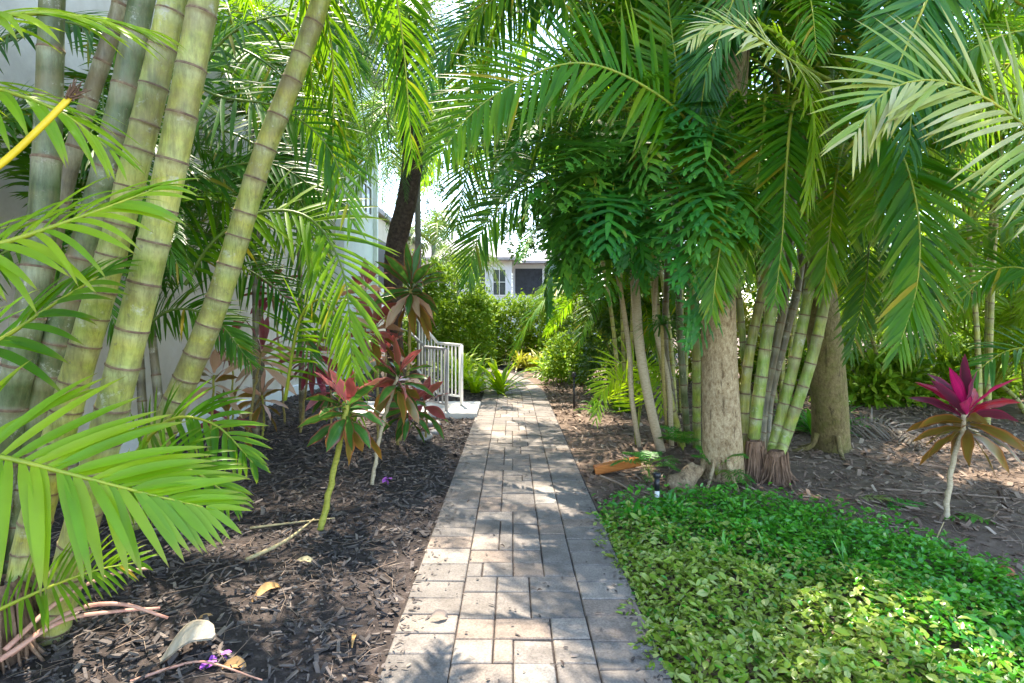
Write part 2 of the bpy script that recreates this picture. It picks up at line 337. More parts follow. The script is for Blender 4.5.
G['brownleaf'] = solid('brown_leaf', (.30, .15, .05), (.46, .25, .09), 16, .7, .3, 50)
G['rednut'] = solid('red_husk', (.25, .06, .03), (.40, .12, .06), 20, .8, .5, 60)
G['purple'] = solid('purple_petal', (.30, .06, .42), (.42, .10, .52), 20, .6)
G['pinkstalk'] = solid('pink_stalk', (.42, .18, .14), (.52, .28, .20), 12, .5, c3=(.36, .12, .10))

def paver_mat():
    m, t, out = newmat('concrete_paver')
    isl = t.nodes.new('ShaderNodeNewGeometry').outputs['Random Per Island']
    col = ramp(t, isl, [(0, (.155, .14, .127)), (.25, (.225, .198, .175)), (.5, (.19, .166, .146)), (.7, (.27, .237, .205)), (.85, (.235, .178, .14)), (1, (.31, .283, .25))])
    col = mix(t, .7, col, ramp(t, noise(t, 5, 6, .7), [(.3, (.36, .35, .34)), (.6, (1.08, 1.06, 1.03))]), 'MULTIPLY')
    col = mix(t, .6, col, ramp(t, noise(t, 90, 3, .7), [(.32, (.35, .35, .35)), (.6, (1.15, 1.15, 1.15))]), 'MULTIPLY')
    col = mix(t, ramp(t, noise(t, 2.4, 7, .8), [(.5, (0, 0, 0)), (.7, (.7, .7, .7))]), col, (.095, .08, .066))
    p = nd(t, 'ShaderNodeBsdfPrincipled'); t.links.new(col, p.inputs['Base Color']); p.inputs['Roughness'].default_value = .85
    b = nd(t, 'ShaderNodeBump'); b.inputs['Strength'].default_value = .5; b.inputs['Distance'].default_value = .006
    t.links.new(noise(t, 70, 8, .75), b.inputs['Height']); t.links.new(b.outputs[0], p.inputs['Normal'])
    t.links.new(p.outputs[0], out.inputs[0]); return m
G['paver'] = paver_mat()

# ------------------------------------------------------------------ thing helpers
def thing(name, label, cat, loc, group=None):
    o = bpy.data.objects.new(name, None); C.objects.link(o); o.empty_display_size = .1
    o.location = tuple(float(x) for x in loc); o['label'] = label; o['category'] = cat
    if group: o['group'] = group
    return o
def tag(o, label, cat, group=None):
    o['label'] = label; o['category'] = cat
    if group: o['group'] = group
    return o
def struct(o): o['kind'] = 'structure'; return o
def stuff(o, label, cat): o['kind'] = 'stuff'; o['label'] = label; o['category'] = cat; return o

# ------------------------------------------------------------------ palm builders
def frond_mb(P, L, n=40, W=.03, p0=.22, up=(0, 0, 1), lift=.35, droop=.5, a0=72, a1=24, r0=.016, shape=None, nseg=6, seed=0, gap=0.0, plumose=0.0):
    g = np.random.default_rng(seed)
    S = spline(P, 64); T = tangents(S)
    stalk = MB(); rr = np.linspace(r0, r0 * .18, 64); stalk.add(*tube_vf(S[::2], rr[::2], 6))
    mb = MB()
    t = np.linspace(p0, .995, n); up = np.asarray(up, float)
    for sgn in (-1, 1):
        tt = np.clip(t + g.normal(0, .25 / n, n), p0, 1)
        if gap: tt = tt[g.random(n) > gap]
        k = len(tt); x = (tt - p0) / (1 - p0)
        idx = tt * 63; i = np.clip(idx.astype(int), 0, 62); f = (idx - i)[:, None]
        B = S[i] * (1 - f) + S[i + 1] * f; Tt = nrm(T[i] * (1 - f) + T[i + 1] * f)
        U = nrm(up[None] - Tt * (Tt @ up)[:, None]); Sd = np.cross(Tt, U) * sgn
        a = np.radians(a0 + (a1 - a0) * x ** 1.3 + g.normal(0, 4, k)); li = lift * (1 - .5 * x) + g.normal(0, .10 + plumose, k)
        d = Tt * np.cos(a)[:, None] + (Sd * np.cos(li)[:, None] + U * np.sin(li)[:, None]) * np.sin(a)[:, None]
        d = d + g.normal(0, .035, (k, 3))
        Lx = L * np.interp(x, *(shape or ([0, .12, .4, .75, 1], [.62, .9, 1, .72, .34]))) * g.uniform(.88, 1.06, k)
        nn = np.cross(d, np.cross(U, d)) if False else U + Sd * .15
        mb.add(*leaves(B, d, nn, Lx, W * g.uniform(.8, 1.12, k) * np.interp(x, [0, .2, .8, 1], [.75, 1, .9, .6]), droop * g.uniform(.6, 1.4, k), .28, nseg, 'palm'))
    return mb, stalk

def frond(parent, P, L, mat='areca', stalk='stalk', name='frond', **kw):
    mb, st = frond_mb(P, L, **kw)
    o = mb.build(name, G[mat], parent)
    s = st.build('stalk', G[stalk], None, base=tuple(parent.location)); s.location = (0, 0, 0); s.parent = o
    return o

PROTO = {}
def proto(key, make):
    "a frond in its own frame (starts at the origin, grows along +X), kept as mesh data and shared by the copies"
    if key not in PROTO:
        mb, st, m1, m2 = make(); PROTO[key] = (mb.mesh('frond', G[m1]), st.mesh('stalk', G[m2]))
    return PROTO[key]
def place(parent, key, loc, az, pitch=0., roll=0., scale=1., name='frond'):
    me, ms = PROTO[key]
    o = bpy.data.objects.new(name, me); C.objects.link(o); o.parent = parent
    o.location = tuple(np.asarray(loc, float) - np.array(parent.location)); o.rotation_euler = (roll, -pitch, az); o.scale = (scale,) * 3
    s = bpy.data.objects.new('stalk', ms); C.objects.link(s); s.parent = o
    return o
def arch(Lr, rise, fall):
    return [(0, 0, 0), (.22 * Lr, 0, rise * .62), (.5 * Lr, 0, rise), (.78 * Lr, 0, rise - fall * .35), (1.0 * Lr, 0, rise - fall)]
for k in range(4):
    for nm, mt, stk in (('areca', 'areca', 'stalk'), ('dark', 'areca_dark', 'stalk_dark'), ('blue', 'areca_blue', 'stalk'), ('lime', 'lime', 'stalk')):
        proto(f'{nm}{k}', lambda k=k, mt=mt, stk=stk: (*frond_mb(arch(1.75, .75 + .12 * k, .75 + .25 * k), (.54), 62, .032, .18, lift=.38, droop=.5 + .12 * k, seed=40 + k, gap=.04, nseg=5), mt, stk))
for k in range(3):
    proto(f'date{k}', lambda k=k: (*frond_mb(arch(1.3, .42 + .1 * k, .9 + .25 * k), .26, 62, .012, .12, lift=.15, droop=.25, a0=65, a1=25, r0=.011, seed=70 + k, nseg=3, plumose=.12), 'date', 'stalk_dark'))
    proto(f'far{k}', lambda k=k: (*frond_mb(arch(2.4, .9, 1.6 + .4 * k), .6, 34, .05, .12, lift=.2, droop=.8, r0=.03, seed=80 + k, nseg=3, plumose=.3), 'tree_lit', 'stalk'))

def crown(parent, top, n, kind, rng, scale=(.8, 1.15), azc=None, spread=math.pi, name='frond', keep=None):
    "n fronds round a stem top; keep(point at two thirds of the frond) may reject one"
    made = 0; tries = 0
    while made < n and tries < 60 * n:
        tries += 1
        az = (rng.uniform(-math.pi, math.pi) if azc is None else azc + rng.uniform(-spread, spread)); s = rng.uniform(*scale); pt = rng.uniform(-.35, .75)
        tipx = np.asarray(top) + np.array([math.cos(az) * math.cos(pt), math.sin(az) * math.cos(pt), math.sin(pt)]) * 1.3 * s
        if keep and not keep(tipx): continue
        place(parent, f'{kind}{rng.integers(0, 3 if kind in ("date", "far") else 4)}', np.asarray(top) + np.array([0, 0, rng.uniform(-.12, .05)]), az, pt, rng.uniform(-.35, .35), s, name); made += 1

def cane(parent, P, r0, r1, mat='cane', gap=.14, name='cane', sides=14, grow=.6, base=None):
    S = spline(P, 160); T = tangents(S)
    Ls = np.concatenate([[0], np.cumsum(np.linalg.norm(np.diff(S, axis=0), axis=1))]); tot = Ls[-1]
    pos, rad, uvv, ring = [], [], [], []
    z = 0.; k = 0; h = gap * .7
    while z < tot:
        z2 = min(z + h, tot); r = r0 + (r1 - r0) * (z / tot)
        for f, sw in ((0.02, 1.01), (.12, .985), (.5, .972), (.85, .985), (.95, 1.0), (.968, 1.045), (.995, 1.04)):
            pos.append(z + (z2 - z) * f); rad.append(r * sw); uvv.append(f); ring.append(f >= .96)
        z = z2; k += 1; h = gap * (1 + .16 * math.sin(k * 2.3 + tot * 9) + .1 * math.sin(k * 5.1)) * (1 + grow * min(1, z / tot))
    pos = np.array(pos)
    Q = np.stack([np.interp(pos, Ls, S[:, j]) for j in range(3)], 1)
    V, F, uv = tube_vf(Q, np.array(rad), sides, lump=.028, seed=int(tot * 97)); uv[:, 1] = np.repeat(uvv, sides)
    rg = np.array(ring); m = np.repeat((rg[:-1]).astype(int), sides)
    return MB().add(V, F, uv, m).build(name, [G[mat], G['scar']], parent)

def root_mass(parent, c, r, h, name='root_mass', n=70, seed=0):
    g = np.random.default_rng(seed); mb = MB(); c = np.asarray(c, float)
    Z = np.array([[0, 0, -.06], [0, 0, 0], [0, 0, .45 * h], [0, 0, .85 * h], [0, 0, h]]) + c
    mb.add(*tube_vf(Z, np.array([1.1, 1.0, .85, .72, .5]) * r * .9, 12, lump=.12, seed=seed))
    for i in range(n):
        a = g.uniform(0, 6.28); e = np.array([math.cos(a), math.sin(a), 0]); top = g.uniform(.35, 1) * h
        P = [c + e * r * (.72) + (0, 0, top), c + e * r * g.uniform(.82, 1.05) + (0, 0, top * .5) + g.normal(0, .008, 3), c + e * r * g.uniform(1.0, 1.9) + np.array([0, 0, -.02]) + g.normal(0, .02, 3) * (1, 1, 0)]
        mb.add(*tube_vf(spline(P, 7), np.linspace(.009, .005, 7) * g.uniform(.7, 1.5), 5))
    return mb.build(name, G['root'], parent)

def trunk(parent, P, r, mat, lump=.12, seed=0, name='trunk', flare=1.35, sides=26):
    S = spline(P, 46); n = len(S); x = np.linspace(0, 1, n)
    rr = np.interp(x, np.linspace(0, 1, len(r)), r) * (1 + (flare - 1) * np.exp(-x * 16))
    return MB().add(*tube_vf(S, rr, sides, lump=lump, seed=seed)).build(name, G[mat], parent)

# ------------------------------------------------------------------ ground, path
PW, PCX = 1.19, 0.05
def bend(Y): return -0.035 * max(0, Y - 10.5) ** 2
def gz(X, Y):
    d = np.maximum(0, np.abs(X - PCX) - PW / 2 - .05)
    return -0.035 + np.minimum(d, 1) * .04 + .025 * np.sin(X * 2.1 + 1) * np.sin(Y * 1.7) * np.minimum(d, 1) + .012 * np.sin(X * 7.3) * np.sin(Y * 6.1 + X * 2) * np.minimum(d * 2, 1)
def sheet(x0, x1, y0, y1, nx, ny, dz=0.):
    x = np.linspace(x0, x1, nx); y = np.linspace(y0, y1, ny); X, Y = np.meshgrid(x, y, indexing='ij')
    V = np.stack([X, Y, gz(X, Y) + dz], -1).reshape(-1, 3)
    i, j = np.meshgrid(np.arange(nx - 1), np.arange(ny - 1), indexing='ij'); a = i * ny + j
    return V, np.stack([a, a + ny, a + ny + 1, a + 1], -1).reshape(-1, 4)
g0 = MB()
g0.add([(-400, -400, -.30), (400, -400, -.30), (400, 600, -.30), (-400, 600, -.30)], [(0, 1, 2, 3)])
struct(g0.build('terrain', G['soil_r']))
gl = MB(); gl.add(*sheet(-14, .3, -3, 45, 150, 300)); struct(gl.build('mulch_ground', G['soil']))
gq = MB(); gq.add(*sheet(.3, 22, -3, 45, 200, 300, .0)); struct(gq.build('earth_ground', G['soil_r']))

pv = MB(); J = .0034
def paver(x, y, wx, wy):
    V, F = box_vf((x + wx / 2 + RNG.normal(0, .001), y + wy / 2 + RNG.normal(0, .001), -.03 + RNG.normal(0, .002)), (wx - 2 * J, wy - 2 * J, .06), .005)
    a = RNG.normal(0, .009); V[:, 2] += (V[:, 0] - x) * a
    V[:, 0] += np.array([bend(v) for v in V[:, 1]]); pv.add(V, F)
bw = .285; x0 = PCX - PW / 2; u = (PW - 2 * bw) / 7
for side in (0, 1):
    y = .6 + side * .09
    while y < 19.5:
        h = RNG.choice([.19, .205, .225, .16, .215]); paver(x0 if side == 0 else x0 + PW - bw, y, bw, h); y += h
def strip(i0, wd, y0, y1):
    "one strip of the pattern: courses two or three units deep, split into slabs"
    y = y0
    while y < y1 - 1e-6:
        h = min(y1 - y, RNG.choice([2, 2, 3]))
        if y1 - y - h == 1: h += 1
        cuts = {2: [[2]], 3: [[3], [3], [1, 2], [2, 1]], 4: [[2, 2], [2, 2], [2, 2], [1, 3]], 5: [[2, 1, 2], [3, 2], [2, 3]], 7: [[2, 2, 3], [2, 3, 2], [2, 2, 1, 2], [3, 2, 2]]}[wd]
        x = i0
        for c in cuts[RNG.integers(0, len(cuts))]: paver(x0 + bw + x * u, .6 + y * u, c * u, h * u); x += c
        y += h
NR = int(19 / u); y = 0
while y < NR:
    k = int(RNG.choice([4, 5, 6, 7]))
    for i0, wd in [[(0, 3), (3, 4)], [(0, 4), (4, 3)], [(0, 7)], [(0, 2), (2, 5)], [(0, 5), (5, 2)], [(0, 3), (3, 2), (5, 2)]][RNG.integers(0, 6)]: strip(i0, wd, y, y + k)
    y += k
struct(pv.build('path', G['paver'], smooth=False))
pb = MB(); ys = np.linspace(.4, 19.6, 60)
V = []; [V.extend([(x0 - .01 + bend(y), y, -.012), (x0 + PW + .01 + bend(y), y, -.012)]) for y in ys]
pb.add(V, [(2 * i, 2 * i + 1, 2 * i + 3, 2 * i + 2) for i in range(59)]); struct(pb.build('path_bedding', G['soil']))

# concrete pad by the railing
pd_ = MB(); pd_.box((-1.55, 8.85, .01), (2.05, 1.15, .10), bev=.012); struct(pd_.build('pavement_slab', G['concrete'], smooth=False))

# mulch chips and leaf litter
def chips(name, mat, n, xr, yr, size, thick, seed, label, cat, bias=1.6, avoid=True, flat=.35):
    g = np.random.default_rng(seed)
    y = yr[0] + (yr[1] - yr[0]) * g.random(n) ** bias; x = g.uniform(*xr, n)
    x = np.where(y > 3, x * 1, x)
    if avoid:
        k = (x < PCX - PW / 2 - .03) | (x > PCX + PW / 2 + .02); x, y = x[k], y[k]
    n = len(x); a = g.uniform(0, 6.28, n); tl = g.normal(0, flat, n)
    L = size * (.35 + 1.9 * g.random(n) ** 2.2) * (.7 + .12 * y); W = L * g.uniform(.10, .38, n); H = thick * g.uniform(.5, 1.6, n)
    ux = np.stack([np.cos(a) * np.cos(tl), np.sin(a) * np.cos(tl), np.sin(tl)], 1); uy = np.stack([-np.sin(a), np.cos(a), g.normal(0, .3, n)], 1); uy = nrm(uy); uz = np.cross(ux, uy)
    c = np.stack([x, y, gz(x, y) + g.uniform(.002, .022, n)], 1)
    q = np.array([(-1, -1, -1), (1, -1, -1), (1, 1, -1), (-1, 1, -1), (-1, -1, 1), (1, -1, 1), (1, 1, 1), (-1, 1, 1)]) * .5
    V = c[:, None] + (q[None, :, 0, None] * (ux * L[:, None])[:, None] * np.where(q[None, :, 1, None] > 0, .8, 1) + q[None, :, 1, None] * (uy * W[:, None])[:, None] + q[None, :, 2, None] * (uz * H[:, None])[:, None])
    fc = np.array([(3, 2, 1, 0), (4, 5, 6, 7), (0, 1, 5, 4), (1, 2, 6, 5), (2, 3, 7, 6), (3, 0, 4, 7)])
    F = (np.arange(n) * 8)[:, None, None] + fc[None]
    return stuff(MB().add(V, F).build(name, G[mat], smooth=False), label, cat)
chips('mulch', 'chips', 26000, (-5, -.5), (1.6, 12), .034, .006, 3, 'dark shredded bark mulch covering the bed beside the pavers', 'mulch', 1.9)
chips('leaf_litter', 'litter', 20000, (.6, 7.5), (2.2, 14), .042, .005, 4, 'brown bark and leaf litter over the shaded bed under palms', 'litter', 1.7)
# stringy needles and fibres on both beds
def strands(name, mat, n, xr, yr, seed, label, cat, Lm=.16):
    g = np.random.default_rng(seed); mb = MB()
    for i in range(n):
        y = yr[0] + (yr[1] - yr[0]) * g.random() ** 1.6; x = g.uniform(*xr)
        if PCX - PW / 2 - .02 < x < PCX + PW / 2 + .02: continue
        a = g.uniform(0, 6.28); L = Lm * g.uniform(.5, 1.9); b = a + g.normal(0, .5)
        p0 = np.array([x, y, 0]); p1 = p0 + L / 2 * np.array([math.cos(a), math.sin(a), 0]); p2 = p1 + L / 2 * np.array([math.cos(b), math.sin(b), 0])
        P = np.array([p0, p1, p2]); P[:, 2] = gz(P[:, 0], P[:, 1]) + .022 + g.uniform(0, .012, 3)
        mb.add(*tube_vf(P, np.array([.7, 1, .5]) * .0013 * g.uniform(.6, 1.8) * (.7 + .15 * y), 3))
    return stuff(mb.build(name, G[mat]), label, cat)
g = np.random.default_rng(77); n = 900; y = 1.9 + 9 * g.random(n) ** 1.5; sd_ = g.random(n) < .5; off = np.abs(g.normal(0, .07, n)); x = np.where(sd_, PCX - PW / 2 + off, PCX + PW / 2 - off)
a = g.uniform(0, 6.28, n); dd = np.stack([np.cos(a), np.sin(a), g.normal(0, .08, n)], 1)
x[::5] = g.uniform(PCX - .5, PCX + .5, len(x[::5]))
stuff(MB().add(*leaves(np.stack([x, y, np.full(n, .006)], 1), dd, np.tile((0, 0, 1.), (n, 1)) + g.normal(0, .2, (n, 3)), .028 * g.uniform(.4, 1.6, n), .010 * g.uniform(.5, 1.5, n), 0, .3, 3, 'strap')).build('path_debris', G['chips']), 'bark crumbs spilled along both edges of the pavers', 'debris')
strands('straw_litter', 'litter', 1300, (-4.2, -.6), (1.9, 9), 5, 'pale straw fibres strewn over the dark mulch', 'litter', .13)
strands('needle_litter', 'litter', 900, (.7, 6), (2.5, 9), 6, 'fine brown needles strewn under the palm canes', 'litter', .2)

# ------------------------------------------------------------------ buildings
def bld(name, label, loc): return thing(name, label, 'building', loc)
b1 = bld('stucco_building', 'pale stucco building with plain wall close behind the palm canes', (-4.05, 8, 0))
mb = MB(); mb.box((-8.05, 6.5, 3.9), (8, 18.6, 8.0), bev=.02); mb.build('wall', G['stucco'], b1, smooth=False)
mb = MB(); mb.box((-4.6, 14.35, 3.85), (1.5, 3.0, 7.9), bev=.02); mb.build('wall', G['stucco_white'], b1, smooth=False)
mb = MB(); mb.box((-7.9, 6.5, 8.06), (8.7, 19.0, .30)); mb.build('eave', G['grey'], b1, smooth=False)
mb = MB(); mb.box((-3.8, 15.6, 3.9), (.12, .12, 7.8), bev=.02); mb.build('downspout', G['trim'], b1, smooth=False)
mb = MB(); mb.box((-4.03, 6.5, .06), (.06, 18.62, .30), bev=.01); mb.build('plinth', G['stucco_white'], b1, smooth=False)
def window(par, c, d, axis='x', glass='glass'):
    "frame with a pane set back in it, on a wall facing +X or -Y"
    w, h = d; f = MB(); p = MB(); t = .07
    for (a, b, ww, hh) in ((0, h / 2, w + t, t), (0, -h / 2, w + t, t), (-w / 2, 0, t, h - t), (w / 2, 0, t, h - t), (0, 0, t * .5, h - t), (0, 0.01, w - t, t * .5)):
        if axis == 'x': f.box((c[0], c[1] + a, c[2] + b), (.06 - (.01 if ww < t else 0), ww, hh))
        else: f.box((c[0] + a, c[1], c[2] + b), (ww, .06 - (.01 if ww < t else 0), hh))
    if axis == 'x': p.box((c[0] - .012, c[1], c[2]), (.02, w, h))
    else: p.box((c[0], c[1] + .012, c[2]), (w, .02, h))
    fo = f.build('window', G['trim'], par, smooth=False)
    po = p.build('pane', G[glass], None, base=tuple(par.location), smooth=False); po.location = (0, 0, 0); po.parent = fo
window(b1, (-3.83, 14.7, 4.95), (1.0, 1.5))

b2 = bld('villa', 'cream villa with sloping eave and dark porch screen behind dark palm trunk', (-4.3, 20, 0))
mb = MB(); mb.box((-8.4, 21.5, 2.35), (8, 11, 4.9), bev=.02); mb.build('wall', G['stucco_cream'], b2, smooth=False)
mb = MB()
ev = [(-4.25, 15.95, 4.85), (-4.25, 27.5, 4.85), (-12.8, 27.5, 4.85), (-12.8, 15.95, 4.85)]
mb.add(ev + [(x, y, z + .16) for x, y, z in ev] + [(-7, 18.5, 6.2), (-7, 25, 6.2), (-10, 25, 6.2), (-10, 18.5, 6.2)], [(3, 2, 1, 0), (8, 9, 10, 11)] + [(4 * q + i, 4 * q + (i + 1) % 4, 4 * q + 4 + (i + 1) % 4, 4 * q + 4 + i) for q in (0, 1) for i in range(4)])
mb.build('roof', G['roof'], b2, smooth=False)
mb = MB(); mb.box((-4.38, 18.4, 3.25), (.06, 3.4, 1.6)); mb.build('porch_screen', G['screen'], b2, smooth=False)
mb = MB(); mb.box((-4.33, 18.4, 2.1), (.14, 3.7, .7), bev=.02); mb.box((-4.33, 16.65, 3.25), (.12, .14, 1.6)); mb.box((-4.33, 20.15, 3.25), (.12, .14, 1.6)); mb.build('balustrade', G['trim'], b2, smooth=False)

b3 = bld('garden_villa', 'white villa with two shuttered windows and screened lanai above the hedge', (0, 32, 0))
mb = MB(); mb.box((-3.2, 36, 2.3), (6.4, 8, 4.9), bev=.02); mb.box((2.61, 37, 2.3), (5.2, 6, 4.9)); mb.build('wall', G['stucco_white'], b3, smooth=False)
mb = MB()
for (xa, xb, ya, yb, zt) in ((-7.0, .45, 31.3, 40.8, 6.3), (.46, 6.0, 33.2, 40.7, 6.0)):
    e = [(xa, ya, 4.72), (xb, ya, 4.72), (xb, yb, 4.72), (xa, yb, 4.72)]; i_ = 2.2
    e2 = [(xa + i_, ya + 3.2, zt), (xb - i_, ya + 3.2, zt), (xb - i_, yb - 3.2, zt), (xa + i_, yb - 3.2, zt)]
    mb.add(e + [(x, y, 4.87) for x, y, z in e] + e2, [(3, 2, 1, 0), (8, 9, 10, 11)] + [(4 * q + i, 4 * q + (i + 1) % 4, 4 * q + 4 + (i + 1) % 4, 4 * q + 4 + i) for q in (0, 1) for i in range(4)])
mb.build('roof', G['roof'], b3, smooth=False)
window(b3, (-1.8, 31.98, 3.5), (.6, 1.5), 'y'); window(b3, (-.72, 31.98, 3.5), (.75, 1.5), 'y')
mb = MB(); mb.box((2.5, 33.97, 3.3), (4.6, .05, 2.3)); mb.build('porch_screen', G['screen'], b3, smooth=False)
mb = MB(); mb.box((2.5, 33.92, 2.45), (4.8, .1, .75)); mb.box((1.9, 33.9, 3.5), (.12, .1, 2.0)); mb.box((4.2, 33.9, 3.5), (.12, .1, 2.0)); mb.build('balustrade', G['trim'], b3, smooth=False)

# ------------------------------------------------------------------ foliage masses
def rand_unit(n, g): return nrm(g.normal(0, 1, (n, 3)))
def leaf_cloud(blobs, n, L, W, g, prof='oval', nseg=2, droop=.3, shell=.55, fold=.2, clump=26, twig=.11):
    "leaves on clumped twigs through a set of ellipsoids (centre, radii)"
    vol = np.array([np.prod(b[1]) ** (2 / 3) for b in blobs]); cnt = np.maximum(1, (n * vol / vol.sum()).astype(int)); mb = MB()
    for (c, r), k in zip(blobs, cnt):
        m = max(1, k // clump)
        cc = rand_unit(m, g) * (shell + (1 - shell) * g.random((m, 1)) ** .6) * np.asarray(r) * g.uniform(.85, 1.12, (m, 1))
        o = np.repeat(cc, clump, 0); outd = nrm(o / np.asarray(r))
        d = nrm(outd * .8 + rand_unit(len(o), g) * .8 + np.array([0, 0, .1])); P = o + rand_unit(len(o), g) * g.random((len(o), 1)) * twig * 2.2 + np.asarray(c)
        nn = nrm(outd * .6 + np.array([0, 0, .8]) + rand_unit(len(o), g) * .6)
        keep = P[:, 2] > .02; P, d, nn = P[keep], d[keep], nn[keep]; q = len(P)
        mb.add(*leaves(P, d, nn, L * g.uniform(.6, 1.2, q), W * g.uniform(.7, 1.2, q), droop, fold, nseg, prof))
    return mb
def branches(mb, base, blobs, g, r=.03):
    for c, rad in blobs:
        c = np.asarray(c, float); P = spline([base, (np.asarray(base) + c) / 2 + g.normal(0, .1, 3), c + (0, 0, -.2 * rad[2])], 8); mb.add(*tube_vf(P, np.linspace(r, r * .35, 8), 6))
def shrub(name, label, base, blobs, n, L, W, mat, seed, cat='bush', group=None, wood='bark_far', **kw):
    g = np.random.default_rng(seed); t = thing(name, label, cat, base, group)
    leaf_cloud(blobs, n, L, W, g, **kw).build('foliage', G[mat], t)
    b = MB(); branches(b, base, blobs, g); b.build('stem', G[wood], t); return t
def tree(name, label, base, h, r, n, L, W, mat, seed, nb=9, group=None, tr=.16, low=.35):
    g = np.random.default_rng(seed); t = thing(name, label, 'tree', base, group); base = np.asarray(base, float)
    blobs = []
    for k in range(nb):
        a = 6.28 * k / nb + g.uniform(-.4, .4); q = g.uniform(.25, .8) * r; z = h * g.uniform(low, .95)
        blobs.append((base + np.array([math.cos(a) * q, math.sin(a) * q, z]), np.array([.5, .5, .36]) * r * g.uniform(.7, 1.15)))
    leaf_cloud(blobs, n, L, W, g, shell=.35, clump=30, twig=.22).build('crown', G[mat], t)
    b = MB(); top = base + np.array([g.normal(0, .3), g.normal(0, .3), h * .6]); S = spline([base, (base + top) / 2 + g.normal(0, .12, 3) * (1, 1, 0), top], 16)
    b.add(*tube_vf(S, np.linspace(tr, tr * .5, 16), 12, lump=.1, seed=seed))
    for c, rad in blobs:
        k = g.integers(6, 15); b.add(*tube_vf(spline([S[k], (S[k] + c) / 2 + g.normal(0, .15, 3), c], 8), np.linspace(tr * .4, tr * .1, 8), 7))
    b.build('trunk', G['bark_far'], t); return t

# hedge closing the path, round bush, low plants
hb = [((x, 17.6 + .25 * math.sin(x * 3), 1.05), (.75, .62, 1.1)) for x in np.arange(-2.6, 3.4, .62)]
shrub('hedge', 'clipped green hedge closing the end of the paver path', (.4, 17.6, 0), hb, 38000, .12, .06, 'hedge', 21, 'hedge', shell=.7, clump=18, twig=.09)
shrub('round_bush', 'tall rounded light green bush behind the white railing', (-1.75, 15.2, 0), [((-1.6, 15.2, 1.5), (.95, .9, 1.5)), ((-1.15, 15.0, 1.0), (.7, .6, 1.1)), ((-2.5, 15.4, 1.6), (.9, .8, 1.5))], 16000, .12, .06, 'hedge', 22, shell=.7, clump=16, twig=.09)
def strap_plant(name, label, base, n, L, W, mat, seed, group=None, cat='plant', spread=.85, droop=1.0, prof='strap', cnt=1, area=.3, part='foliage'):
    g = np.random.default_rng(seed); t = thing(name, label, cat, base, group); mb = MB(); base = np.asarray(base, float)
    for c in range(cnt):
        b = base + np.array([g.uniform(-area, area), g.uniform(-area, area), 0]) * (cnt > 1)
        a = g.uniform(0, 6.28, n); el = g.uniform(.35, 1.35, n); d = np.stack([np.cos(a) * np.cos(el) * spread, np.sin(a) * np.cos(el) * spread, np.sin(el)], 1)
        mb.add(*leaves(b + g.normal(0, .03, (n, 3)) * (1, 1, 0), d, np.array([0, 0, 1.]) + d * .1 + g.normal(0, .1, (n, 3)), L * g.uniform(.6, 1.15, n), W, droop * g.uniform(.6, 1.3, n), .3, 6, prof))
    mb.build(part, G[mat], t); return t
strap_plant('strap_lily', 'clump of arching strap leaved lilies beside the white railing and path', (-.62, 11.2, 0), 34, .95, .075, 'lime', 31, cnt=4, area=.5)
strap_plant('strap_lily', 'darker strap leaved lily clump further along the path past the railing', (-1.15, 13.2, 0), 34, .9, .075, 'hedge', 32, cnt=4, area=.5)
strap_plant('yellow_lily', 'yellow striped leafy clump at the far end of the path', (.55, 15.7, 0), 30, .8, .07, 'bamboo_yel', 33, cnt=5, area=.65)
strap_plant('leafy_clump', 'green leafy clump on the far corner where the path bends', (1.35, 14.2, 0), 36, .75, .085, 'lime', 34, cnt=4, area=.45, prof='lance')
shrub('low_shrub', 'low bright green shrub beside the path at its far right bend'.replace(' right', ''), (1.25, 12.6, 0), [((1.3, 12.7, .5), (.6, .7, .55))], 3200, .11, .05, 'hedge', 35, shell=.5)

hb2 = [((x, 12.8 + .3 * math.sin(x * 2), 1.25 + .35 * math.sin(x * 1.3)), (1.0, .6, 1.45 + .3 * math.sin(x * 1.7))) for x in np.arange(2.4, 17, .9)]
shrub('hedge', 'long sunlit green hedge running behind the mossy trunk and magenta cordyline', (9, 12.8, 0), hb2, 34000, .15, .06, 'hedge', 24, 'hedge', shell=.65, clump=18, twig=.1, prof='lance')  # light leaf colour lends this hedge its sunlit look
# background trees and palms
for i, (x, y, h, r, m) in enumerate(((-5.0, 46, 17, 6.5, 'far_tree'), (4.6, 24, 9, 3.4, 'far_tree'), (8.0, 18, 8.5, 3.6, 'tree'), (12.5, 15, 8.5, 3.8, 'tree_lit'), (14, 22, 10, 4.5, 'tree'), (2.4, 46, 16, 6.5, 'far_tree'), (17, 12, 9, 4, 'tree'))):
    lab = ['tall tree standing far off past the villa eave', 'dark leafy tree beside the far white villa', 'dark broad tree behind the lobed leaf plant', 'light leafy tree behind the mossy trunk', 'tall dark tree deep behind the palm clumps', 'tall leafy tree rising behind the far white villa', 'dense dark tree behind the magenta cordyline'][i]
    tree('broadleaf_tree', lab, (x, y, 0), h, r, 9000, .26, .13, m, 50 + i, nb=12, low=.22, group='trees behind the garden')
def far_palm(label, base, h, n, seed, lean=0., kind='far', scale=(.8, 1.1), mat='bark_far', r=.13):
    g = np.random.default_rng(seed); t = thing('palm_tree', label, 'palm', base, 'palms beyond the hedge'); b = np.asarray(base, float)
    top = b + np.array([lean, 0, h]); trunk(t, [b, (b + top) / 2 + (lean * .15, 0, 0), top], [r, r * .85, r * .8], mat, .05, seed, sides=12)
    crown(t, top, n, kind, g, scale); return t
far_palm('slim palm with a feathery crown rising above the round bush', (-3.6, 25, 0), 4.7, 20, 61, .1)
far_palm('short palm with a pale crown beside the round bush', (-2.3, 23, 0), 3.3, 18, 62, scale=(.55, .8))
